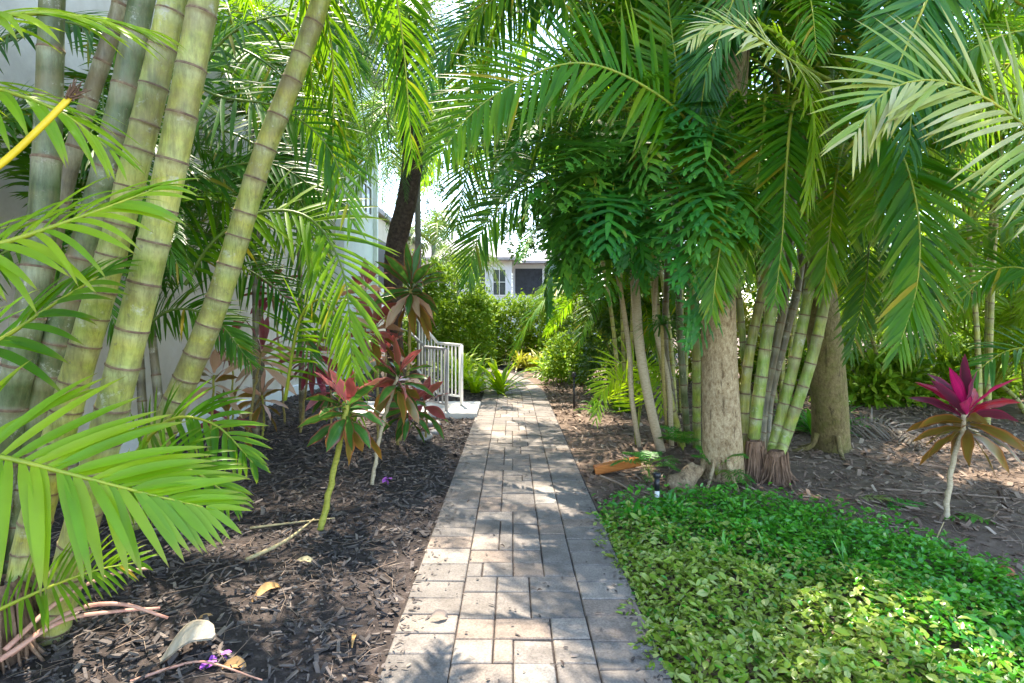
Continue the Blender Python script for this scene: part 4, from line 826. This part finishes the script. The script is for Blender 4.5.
# ------------------------------------------------------------------ lobed leaf plant
def lobed_proto(key, seed, mat, L=.62):
    g = np.random.default_rng(seed); mb = MB(); st = MB()
    P = spline([(0, 0, 0), (.3, 0, .16), (.5, 0, .14)], 10); st.add(*tube_vf(P, np.linspace(.011, .006, 10), 6))
    S = spline([(.5, 0, .14), (.5 + L * .5, 0, .10), (.5 + L, 0, -.16)], 30); T = tangents(S)
    n = 9
    for sgn in (-1, 1):
        x = np.linspace(.03, .93, n); i = (x * 29).astype(int); a = np.radians(np.interp(x, [0, .3, 1], [112, 72, 30]))
        Tt = T[i]; Sd = np.array([0, sgn, 0.])[None]
        d = Tt * np.cos(a)[:, None] + Sd * np.sin(a)[:, None] + np.array([0, 0, .12])[None]
        ll = L * np.interp(x, [0, .25, .6, 1], [.40, .58, .50, .28]) * g.uniform(.9, 1.1, n)
        mb.add(*leaves(S[i], d, np.array([0, 0, 1.]), ll, (.056) * g.uniform(.85, 1.1, n), .2, .12, 5, 'strap', .10))
        for q in (.45, .72):      # secondary teeth on each lobe
            for s2 in (-1, 1):
                d2 = nrm(d) * .75 + np.cross(nrm(d), [0, 0, 1.]) * s2 * .6
                mb.add(*leaves(S[i] + nrm(d) * (ll * q)[:, None] - np.array([0, 0, .22 * .4])[None] * (ll * q * q)[:, None], d2, np.array([0, 0, 1.]), ll * .34, .027, .25, .1, 3, 'strap'))
    mb.add(*leaves([S[0]], [T[0]], [[0, 0, 1]], [L * 1.03], [.07], .45, .12, 8, 'strap'))
    PROTO[key] = (mb.mesh('leaf', G[mat]), st.mesh('stalk', G['stalk']))
for k in range(3): lobed_proto(f'phil{k}', 400 + k, 'phil'); lobed_proto(f'philb{k}', 410 + k, 'phil_bright', .5)
PH = thing('lobed_philodendron', 'large dark lobed leaf plant on bare tan stems overhanging the path', 'plant', gr(661, 455))
for P, r in (([gr(662, 455, -.03), at(650, 405, 5.9), at(640, 350, 5.9), at(636, 300, 5.9), at(632, 240, 5.9), at(630, 150, 5.9)], .055), ([gr(640, 450, -.03), at(632, 400, 6.1), at(628, 340, 6.1), at(615, 260, 6.1), at(600, 190, 6.1)], .03), ([gr(672, 452, -.03), at(668, 380, 6.0), at(655, 320, 6.0), at(660, 240, 6.0), at(672, 180, 6)], .03)):
    S = spline(P, 30); MB().add(*tube_vf(S, np.linspace(r, r * .7, 30), 10, lump=.1, seed=7)).build('stem', G['stem_pale'], PH)
g6 = np.random.default_rng(106)
heads = [(592, 145, 5.4, 9), (640, 118, 5.1, 8), (690, 145, 5.1, 7), (612, 190, 5.1, 9), (662, 190, 5.0, 8), (592, 208, 5.7, 7), (694, 185, 5.2, 5), (632, 215, 5.3, 7), (582, 175, 6.1, 6)]
for u_, v_, Y_, n_ in heads:
    c = at(u_, v_, Y_)
    for k in range(n_):
        az = g6.uniform(-math.pi, math.pi); az = az if math.sin(az) < .2 else -az; pt = g6.uniform(-1.15, .1) if v_ < 195 else g6.uniform(-.85, 0)
        sc_ = g6.uniform(.7, 1.12)
        place(PH, f'phil{g6.integers(0, 3)}', c + g6.normal(0, .06, 3), az, pt, g6.uniform(-.4, .4), sc_, 'leaf')
PB = thing('lobed_philodendron', 'young bright green lobed leaf plant on top of the darker one', 'plant', at(640, 140, 5.0))
for k in range(11):
    az = g6.uniform(-math.pi, math.pi); place(PB, f'philb{g6.integers(0, 3)}', at(625 + g6.uniform(-25, 35), 118 + g6.uniform(-12, 25), 4.95), az, g6.uniform(-.5, .5), g6.uniform(-.3, .3), g6.uniform(.55, .8), 'leaf')
MB().add(*tube_vf(spline([at(640, 240, 5.5), at(636, 180, 5.15), at(632, 120, 4.95)], 10), np.linspace(.03, .02, 10), 8)).build('stem', G['stem_lime'], PB)
for i, (u_, v_, Y_, lab) in enumerate(((648, 470, 5.3, 'small lobed leaf sprout beside the path light'), (716, 474, 4.7, 'dark lobed leaf sprout at the foot of the tan trunk'), (683, 448, 5.0, 'bright leaf sprout just above the cut log'))):
    t = thing('sprout', lab, 'plant', gr(u_, v_ + 8))
    for k in range(9): place(t, 'phil' + str(k % 3), np.array(gr(u_, v_ + 8)) + (0, 0, .06), g6.uniform(-3.1, 3.1), g6.uniform(.1, .9), 0, g6.uniform(.2, .32), 'leaf')

SF = thing('palm_seedling', 'small bright lime palm seedling beside the philodendron stems', 'palm', gr(628, 448))
for k, P in enumerate(([gr(636, 446), at(640, 375, 6.4), at(622, 362, 6.3), at(603, 385, 6.2), at(596, 418, 6.1)], [gr(636, 446), at(645, 380, 6.5), at(650, 365, 6.5), at(660, 380, 6.4), at(662, 415, 6.4)], [gr(636, 446), at(630, 390, 6.2), at(615, 380, 6.0), at(600, 395, 5.9)])):
    frond(SF, P, .34 if k != 1 else .25, 'lime', n=26, W=.026, p0=.35, up=FV, lift=.1, droop=.2, seed=500 + k, r0=.009)
FN = thing('spiky_plant', 'small spiky rosette plant hanging between the cane stems', 'plant', at(662, 325, 5.75))
a = g6.uniform(0, 6.28, 34); el = g6.uniform(-.2, 1.0, 34)
MB().add(*leaves(np.tile(at(662, 325, 5.75), (34, 1)), np.stack([np.cos(a) * np.cos(el), np.sin(a) * np.cos(el), np.sin(el)], 1), np.tile((0, 0, 1.), (34, 1)), .34, .022, 1.3, .3, 6, 'strap')).build('foliage', G['areca_blue'], FN)
MB().add(*tube_vf(spline([gr(668, 447, -.03), at(664, 390, 5.9), at(662, 325, 5.75)], 10), .018, 7)).build('stem', G['stem_tan'], FN)

# ------------------------------------------------------------------ cordylines
def cordyline(label, base, top, n, L, W, mats, seed, stem='stem_tan', r=.016, group='cordylines in the mulch bed', mid=None, el=(-.5, 1.35), droop=.85):
    "mats: materials from the outermost (oldest) leaf to the innermost (youngest)"
    g = np.random.default_rng(seed); t = thing('cordyline', label, 'plant', base, group); base = np.asarray(base, float); top = np.asarray(top, float)
    S = spline([base - (0, 0, .03), (base + top) / 2 + (np.asarray(mid) if mid is not None else np.array([g.normal(0, .03), 0, 0])), top], 22)
    rr = np.linspace(r, r * .75, 22); rr[::2] *= 1.14; S[1:-1] += g.normal(0, .004, (20, 3))
    MB().add(*tube_vf(S, rr, 9)).build('stem', G[stem], t)
    for k in range(n):
        x = k / (n - 1); a = k * 2.4 + g.uniform(-.35, .35); e = el[0] + (el[1] - el[0]) * x ** 1.1 + g.normal(0, .17)
        d = np.array([math.cos(a) * math.cos(e), math.sin(a) * math.cos(e), math.sin(e)]); b = top + np.array([0, 0, -.16 + .2 * x]) + d * np.array([.02, .02, 0])
        up = np.array([0, 0, 1.]) - d * .4 + (np.array([-math.cos(a), -math.sin(a), 0]) * max(0, math.sin(e))); up = up + np.cross(d, up) * g.normal(0, .75)
        MB().add(*leaves([b], [d], [up], [L * (1 - .12 * x) * g.uniform(.85, 1.1)], [W * g.uniform(.85, 1.1)], [droop * (1.3 - .9 * x) * g.uniform(.5, 1.5)], .24, 10, 'lance', .13)).build('leaf', G[mats[min(len(mats) - 1, int(x * len(mats)))]], t)
    return t
cordyline('magenta and bronze cordyline on a thin pale stem in the open bed', gr(945, 522), at(967, 412, 4.0), 40, .40, .088, ['bronze', 'bronze', 'bronze', 'bronze', 'bronze', 'plum', 'magenta', 'magenta', 'plum'], 601, 'stem_pale', .018, None, mid=(-.03, 0, 0))
cordyline('green cordyline with pink centre on lime stem nearest the pavers', gr(320, 528), at(347, 405, 3.95), 24, .33, .105, ['bronze', 'redgreen', 'redgreen', 'redgreen', 'redgreen', 'pinkred'], 602, 'stem_lime', .022, el=(-.5, .9))
cordyline('cordyline with tall pale yellow stem and pink striped head', gr(372, 482), at(398, 375, 5.0), 22, .36, .10, ['bronze', 'redgreen', 'pinkred', 'redgreen', 'pinkred'], 603, 'stem_pale', .017, mid=(-.03, 0, 0), el=(-.5, 1.0))
cordyline('low bushy green cordyline beside the concrete slab', gr(398, 446), at(408, 405, 5.9), 18, .34, .095, ['redgreen', 'redgreen', 'redgreen', 'pinkred'], 604, 'stem_tan', .016, el=(-.7, 1.0))
cordyline('tallest cordyline with big dark green rosette against the dark trunk', gr(400, 442), at(411, 286, 5.9), 38, .46, .115, ['bronze', 'copper', 'redgreen', 'redgreen', 'redgreen', 'redgreen'], 605, 'stem_tan', .02, el=(-1.0, 1.3))
cordyline('pink and orange streaked cordyline below the tallest rosette', gr(378, 446), at(376, 326, 6.0), 28, .46, .105, ['bronze', 'pinkred', 'copper', 'pinkred'], 606, 'stem_tan', .016, el=(-.8, 1.1))
cordyline('copper and white cordyline in front of the pale stucco wall', gr(245, 450), at(262, 352, 5.9), 20, .44, .09, ['copper', 'copper', 'copper', 'wine'], 607, 'stem_tan', .015, el=(-.3, 1.3))
cordyline('wine red drooping cordyline by the wall behind the feathery frond', gr(300, 432), at(312, 352, 6.9), 24, .46, .09, ['wine', 'wine', 'wine', 'pinkred'], 608, 'stem_tan', .015, el=(-.9, .9))
cordyline('tall thin cordyline with crimson head high against the wall', gr(285, 425), at(272, 288, 7.2), 20, .42, .085, ['wine', 'pinkred', 'wine', 'pinkred'], 609, 'stem_tan', .014, el=(-.5, 1.0))
cordyline('red and yellow topped cordyline peeking above the fronds beside the white wall', gr(352, 425), at(366, 286, 7.2), 20, .44, .095, ['pinkred', 'copper', 'pinkred'], 610, 'stem_tan', .014, el=(-.5, 1.2))
cordyline('small bronze cordyline low on bare stems by the wall foot', gr(222, 452), at(228, 415, 5.9), 12, .34, .09, ['bronze', 'wine', 'bronze'], 611, 'stem_lime', .013, el=(-.3, 1.2))
cordyline('small copper cordyline low beside the leaning cane', gr(206, 462), at(214, 375, 5.5), 12, .34, .09, ['copper', 'bronze', 'copper'], 612, 'stem_lime', .013, el=(-.3, 1.2))
cordyline('low dark pink cordyline between the two yellow stems', gr(425, 440), at(424, 400, 6.4), 14, .36, .11, ['redgreen', 'pinkred', 'wine', 'pinkred'], 613, 'stem_tan', .014, el=(-.6, 1.0))

for i, (u_, v_, tv, L_, mats, lab) in enumerate(((330, 440, 385, .36, ['redgreen', 'pinkred', 'wine', 'pinkred'], 'crimson and green cordyline just behind the lime stemmed one'), (262, 436, 395, .34, ['bronze', 'copper', 'bronze', 'copper'], 'low bronze cordyline under the copper and white one'), (352, 432, 392, .36, ['redgreen', 'redgreen', 'pinkred'], 'green cordyline filling the gap before the pink streaked one'), (232, 432, 338, .36, ['wine', 'copper', 'pinkred'], 'thin wine and copper cordyline close beside the leaning cane'), (386, 430, 352, .36, ['redgreen', 'copper', 'pinkred'], 'orange centred cordyline directly under the tallest rosette'))):
    b = gr(u_, v_); cordyline(lab, b, at(u_, tv, b[1]), 20, L_, .085, mats, 640 + i, ['stem_tan', 'stem_lime'][i % 2], .013, el=(-.7, 1.1))
# ------------------------------------------------------------------ railing
RL = thing('railing', 'white metal stair railing on the concrete slab by the path', 'railing', (-.86, 8.75, .06))
zb = .06
def bar(P, r, name, mat='metal_white', sides=8): return MB().add(*tube_vf(*capped(P, r), sides)).build(name, G[mat], RL, smooth=True)
A = np.array([-.81, 9.0, zb]); Bq = np.array([-1.24, 9.35, zb]); Cq = np.array([-1.62, 9.6, zb])
top = np.array([0, 0, .96])
bar([A, A + top], .026, 'post'); bar([A + top, Bq + top + (0, 0, .02)], .024, 'top_rail'); bar([Bq + top + (0, 0, .02), Cq + top + (0, 0, .42)], .024, 'top_rail')
bar([A + (0, 0, .14), Bq + (0, 0, .14)], .018, 'bottom_rail'); bar([Bq + (0, 0, .14), Cq + (0, 0, .52)], .018, 'bottom_rail')
for k in range(13):
    f = (k + .6) / 13.2
    if f < .5: q = A + (Bq - A) * f * 2; z0, z1 = .14, .97
    else: h = (f - .5) * 2; q = Bq + (Cq - Bq) * h; z0, z1 = .14 + .38 * h, .98 + .4 * h
    bar([q + (0, 0, z0), q + (0, 0, z1)], .012, 'picket')
RG = thing('railing', 'grey metal railing section in front of the white one', 'railing', (-1.0, 8.45, .06))
def barg(P, r, name): return MB().add(*tube_vf(*capped(P, r), 8)).build(name, G['metal_grey'], RG)
A2 = np.array([-.985, 8.42, zb]); B2 = np.array([-1.36, 8.75, zb]); C2 = np.array([-1.66, 8.95, zb])
barg([A2, A2 + (0, 0, .93)], .026, 'post'); barg([A2 + (0, 0, .93), B2 + (0, 0, .95)], .024, 'top_rail'); barg([B2 + (0, 0, .95), C2 + (0, 0, 1.2)], .022, 'top_rail'); barg([A2 + (0, 0, .10), B2 + (0, 0, .12)], .018, 'bottom_rail')
for k in range(5): q = A2 + (B2 - A2) * (.18 + .2 * k); barg([q + (0, 0, .1), q + (0, 0, .94)], .013, 'picket')

# ------------------------------------------------------------------ ground cover
def inside(x, y):
    v = HZ + EYE * F_PX / y; uu = 512 + x * F_PX / y
    far = np.interp(uu, [600, 640, 720, 800, 880, 960, 1024, 1150, 1400], [514, 510, 502, 516, 540, 568, 596, 660, 760])
    return (v > far + RNG.normal(0, 7, len(x))) & (x > PCX + PW / 2 - .01 + RNG.normal(0, .055, len(x)) - .04)
def cover(n, seed, name, mat, label, sel):
    g = np.random.default_rng(seed); y = 1.7 + 3.2 * g.random(n) ** 1.15; x = g.uniform(.55, 4.2, n); k = inside(x, y) & sel(x, y, g); x, y = x[k], y[k]; n = len(x)
    hh = .03 + .11 * (np.sin(x * 5 + y * 2) * np.sin(y * 6 - x) * .3 + .3 * np.sin(x * 13 - y * 4) * np.sin(y * 11 + x * 3) + .5) + .03
    edge = np.clip((x - PCX - PW / 2 + .05) / .25, .25, 1)
    z = gz(x, y) + hh * edge * (.35 + .75 * g.random(n) ** .5)
    P = np.stack([x, y, z], 1); a = g.uniform(0, 6.28, n); e = g.uniform(-.35, .75, n)
    d = np.stack([np.cos(a) * np.cos(e), np.sin(a) * np.cos(e), np.sin(e)], 1)
    mb = MB(); big = np.where(g.random(n) < .12, 1.5, 1.0)
    mb.add(*leaves(P, d, np.array([0, 0, 1.]) + g.normal(0, .5, (n, 3)), (.040) * big * g.uniform(.45, 1.35, n), .0225 * big * g.uniform(.6, 1.25, n), g.uniform(0, 1.0, n), .25, 3, 'oval'))
    return stuff(mb.build(name, G[mat]), label, 'ground cover')
yl = lambda x, y, g: g.random(len(x)) < np.clip(1.9 - 1.15 * (x - .7) - 1.0 * np.maximum(0, y - 2.8) - .1, .03, .95)  # odds of the yellow sun patch leaves, highest near the pavers
_h = {}
cover(66000, 901, 'ground_cover', 'cover', 'low green creeping plants spilling beside the pavers', lambda x, y, g: ~yl(x, y, g))
cover(60000, 902, 'sunlit_variegated_cover', 'cover_var_sun', 'creeping plants coloured sunlit yellow green in the near corner by the pavers', yl)
for i, (u_, v_, n_, L_) in enumerate(((640, 520, 9, .2), (668, 505, 9, .17), (728, 560, 9, .2), (743, 515, 9, .2), (770, 560, 7, .17), (850, 575, 7, .2))):
    strap_plant('grass_tuft', ['grassy tuft in the ground cover nearest the pavers', 'grassy tuft at the cover edge below the path light', 'grassy tuft in the middle of the ground cover', 'grassy tuft at the cover edge below the root bases', 'small grassy tuft standing out of the deep green cover', 'grassy tuft at the cover edge toward the magenta cordyline'][i], gr(u_, v_ + 10) + (0, 0, .05), n_, L_, .022, 'cover', 910 + i, 'grass tufts in the ground cover', spread=.7, droop=.5)

# ------------------------------------------------------------------ small things
def lumpy(name, mat, c, r, seed, lump=.18, rz=0.):
    g = np.random.default_rng(seed); n, m = 12, 16; th = np.linspace(.02, math.pi - .02, n); ph = np.arange(m) / m * 6.2832
    X = np.stack([np.sin(th)[:, None] * np.cos(ph), np.sin(th)[:, None] * np.sin(ph), np.broadcast_to(np.cos(th)[:, None], (n, m))], -1)
    s = 1 + sum(lump * .5 * np.sin(X @ g.normal(0, 2.4, 3) + g.uniform(0, 6)) for _ in range(3))
    V = X * s[..., None] * np.asarray(r); cs, sn = math.cos(rz), math.sin(rz); V = V @ np.array([[cs, sn, 0], [-sn, cs, 0], [0, 0, 1]])
    i, j = np.meshgrid(np.arange(n - 1), np.arange(m), indexing='ij'); j2 = (j + 1) % m
    F = np.stack([i * m + j, (i + 1) * m + j, (i + 1) * m + j2, i * m + j2], -1).reshape(-1, 4)
    return MB().add(V.reshape(-1, 3) + np.asarray(c), F).build(name, G[mat], base=tuple(float(q) for q in c))
PL = thing('path_light', 'slim black path light with white lower tip beside the log', 'path light', gr(657, 503))
pz = gr(657, 503); Q = lambda z: pz + np.array([.0, .0, z])
MB().add(*tube_vf(*capped([Q(.10), Q(.20)], .022), 12)).build('shaft', G['black'], PL)
MB().add(*tube_vf(*capped([Q(.20), Q(.205), Q(.235), Q(.24)], [.022, .032, .032, .024]), 14)).build('cap', G['black'], PL)
MB().add(*tube_vf(*capped([Q(-.03), Q(.10)], .019), 12)).build('stake', G['white'], PL)
pz2 = gr(574, 408); PL2 = thing('path_light', 'thin black path light further along under the dark shrub', 'path light', pz2)
MB().add(*tube_vf(*capped([pz2 - (0, 0, .03), pz2 + (0, 0, .52)], .016), 10)).build('stake', G['black'], PL2)
MB().add(*tube_vf(*capped([pz2 + (0, 0, .50), pz2 + (0, 0, .58)], [.04, .03]), 12)).build('cap', G['black'], PL2)
lg = MB(); S = spline([gr(672, 490, .03), at(686, 478, 4.75), at(696, 466, 4.8)], 12); lg.add(*tube_vf(*capped(S, np.interp(np.linspace(0, 1, 12), [0, .3, .7, 1], [.05, .10, .075, .05])), 18, lump=.42, seed=4))
tag(lg.build('log', G['log']), 'stubby tan cut log lying at the foot of the trunk', 'log')
pk = MB(); c = gr(617, 466, .05); pk.box((c[0], c[1], .055), (.44, .10, .08), bev=.01, M=Matrix.Rotation(R(-12), 3, 'Y')); 
tag(pk.build('board', G['rust'], smooth=False), 'short orange brown wooden board lying beside the path', 'board')
sh = gr(190, 652)
def sheath():
    mb = MB(); n, m = 16, 9; A0 = gr(160, 662, .02); A1 = gr(214, 630, .09); S = spline([A0, (A0 + A1) / 2 + (0, 0, .05), A1], n); D = nrm(A1 - A0); sd = nrm(np.cross(D, (0, 0, 1)))
    wd = np.interp(np.linspace(0, 1, n), [0, .25, .7, .92, 1], [.010, .045, .088, .082, .045]); t = np.linspace(-1, 1, m)
    V = S[:, None] + sd[None, None] * (wd[:, None] * t[None])[..., None] + np.array([0, 0, 1.])[None, None] * (wd[:, None] * .75 * (1 - t[None] ** 2))[..., None] * .55 + np.array([0, 0, 1.])[None, None] * (.004 * np.sin(t * 14))[None, :, None]
    lowV = V - np.array([0, 0, .007])
    i, j = np.meshgrid(np.arange(n - 1), np.arange(m - 1), indexing='ij'); a = i * m + j; F = np.stack([a, a + 1, a + m + 1, a + m], -1).reshape(-1, 4)
    mb.add(V.reshape(-1, 3), F); mb.add(lowV.reshape(-1, 3), F[:, ::-1]); return mb
tag(sheath().build('palm_sheath', G['sheath']), 'large pale dry palm sheath lying on the dark mulch', 'palm sheath')
def curl(name, label, u_, v_, L, W, mat, az, seed, cat='fallen leaf', group='fallen leaves on the ground', rise=.5):
    b = gr(u_, v_, .015); mb = MB(); d = np.array([math.cos(az), math.sin(az), rise])
    mb.add(*leaves([b], [d], [[.3, -.4, .8]], [L], [W], [1.3], .55, 8, 'lance', .15)); 
    return tag(mb.build(name, G[mat], base=tuple(float(q) for q in b)), label, cat, group)
curl('fallen_leaf', 'curled orange brown leaf on the mulch beyond the sheath', 252, 602, .20, .05, 'brownleaf', 1.1, 1, rise=.8)
curl('fallen_leaf', 'narrow yellow brown leaf on the mulch close to the pavers', 352, 648, .16, .02, 'brownleaf', 1.75, 2)
curl('fallen_leaf', 'small tan dead leaf beside the pale sheath', 222, 668, .10, .05, 'brownleaf', .4, 3)
curl('fallen_leaf', 'small rusty leaf lying above the pale sheath', 196, 622, .09, .04, 'brownleaf', .6, 4)
curl('fallen_leaf', 'dry leaf lying on the pavers'.replace('dry', 'pale dry curled'), 430, 618, .10, .05, 'litter', .3, 5)
curl('fallen_leaf', 'grey dry leaf on the mulch near the lime cordyline stem', 295, 562, .13, .04, 'twig', .2, 6)
for i, (u_, v_, lab) in enumerate(((500, 545, 'tiny dark leaf scrap in the middle of the pavers'), (412, 600, 'tiny dark leaf scrap at the mulch side of the pavers'), (542, 590, 'tiny dark leaf scrap nearest the lens on the pavers'), (470, 500, 'tiny dark leaf scrap further up the pavers'), (560, 660, 'tiny dark scrap near the bottom edge of the pavers'))):
    curl('leaf_scrap', lab, u_, v_, .035, .014, 'bark_dark', i * 1.3, 20 + i, group='leaf scraps on the pavers', rise=.2)
t = lumpy('seed_husk', 'rednut', gr(1001, 574, .04), (.055, .05, .045), 5); tag(t, 'round red brown seed husk on the brown litter', 'husk')
for i, (u_, v_, lab) in enumerate(((213, 661, 'purple petal beside the pale sheath'), (388, 480, 'purple petals at the foot of the pale yellow stem'))):
    mb = MB(); b = gr(u_, v_, .02); g = np.random.default_rng(30 + i); n = 7
    mb.add(*leaves(b + g.normal(0, .03, (n, 3)) * (1, 1, .1), nrm(g.normal(0, 1, (n, 3)) * (1, 1, .3)), np.tile((0, 0, 1.), (n, 1)), .05, .035, .3, .2, 3, 'oval')); tag(mb.build('fallen_petal', G['purple'], base=tuple(float(q) for q in b)), 'fallen ' + lab, 'petals', 'fallen purple petals')
for i, (u_, v_, s_, lab) in enumerate(((432, 424, .10, 'flat grey stepping rock at the slab corner'), (436, 432, .07, 'small rounded grey rock below the slab corner'), (424, 437, .09, 'grey rock half under the low bushy cordyline'), (712, 508, .05, 'small grey stone at the ground cover edge below the trunk'))):
    tag(lumpy('rock', 'rock', gr(u_, v_, s_ * .3), (s_ * 1.2, s_, s_ * .6), 40 + i, rz=i), lab, 'rock', 'garden rocks')
def stick(label, P, r, mat='twig', group='twigs on the ground'):
    S = spline(P, 16); tag(MB().add(*tube_vf(*capped(S, np.linspace(r, r * .4, 16)), 6)).build('twig', G[mat], base=tuple(float(q) for q in S[0])), label, 'twig', group)
stick('long pale yellow twig pointing to the lime cordyline stem', [gr(246, 560, .03), gr(285, 541, .05), gr(314, 519, .04)], .013)
stick('pinkish bare stalk arching over the mulch below the sheath', [gr(130, 682, .02), at(170, 668, 2.3), at(205, 662, 2.32), gr(262, 680, .03)], .007, 'pinkstalk')
stick('thin pale twig lying behind the lime cordyline stem', [gr(250, 528, .03), gr(290, 523, .04), gr(335, 518, .03)], .009)
stick('pale twig standing at the ground cover edge near the magenta cordyline', [gr(932, 552, .0), at(938, 535, 3.5), at(944, 522, 3.5)], .006)
stick('thin brown twig lying beside the orange board', [gr(600, 476, .03), gr(620, 484, .04), gr(634, 494, .03)], .014, 'litter')
stick('long brown root line across the litter behind the magenta cordyline', [gr(850, 488, .02), gr(930, 492, .04), gr(1030, 500, .02)], .012, 'litter')
# dead frond and green clippings on the right bed
DF = tag(frond_mb([gr(835, 428, .12), gr(870, 422, .2), gr(900, 430, .12), gr(920, 445, .05)], .5, 30, .025, .1, up=(0, -.4, .9), lift=0, droop=.7, seed=700)[0].build('dead_frond', G['dead']), 'grey dead palm frond lying behind the mossy trunk', 'dead frond')
for i, (u_, v_, lab) in enumerate(((905, 505, 'green fern clipping on the litter beside the pale cordyline stem'), (972, 520, 'green fern clipping on the litter past the pale cordyline stem'), (880, 500, 'pale dried clipping on the litter in the open bed'))):
    b = gr(u_, v_, .03); az = (.2, 2.9, -.6)[i]; e = np.array([math.cos(az), math.sin(az), .05])
    mb, st = frond_mb([b - e * .16, b + (0, 0, .02), b + e * .16], .12, 14, .022, .05, lift=.1, droop=.3, seed=710 + i, r0=.004); tag(mb.build('clipping', G['cover' if i < 2 else 'pale'], base=tuple(float(q) for q in b)), lab, 'clipping', 'palm clippings on the litter')
# low plants along the right background
strap_plant('leafy_clump', 'dark leafy clump behind the mossy trunk foot', (4.0, 7.3, 0), 26, .5, .06, 'cover', 41, cnt=4, area=.4, prof='lance')
strap_plant('leafy_clump', 'low leafy clump at the path edge beneath the dark shrub', (1.5, 8.9, 0), 20, .35, .05, 'areca_dark', 42, cnt=3, area=.3, prof='lance')
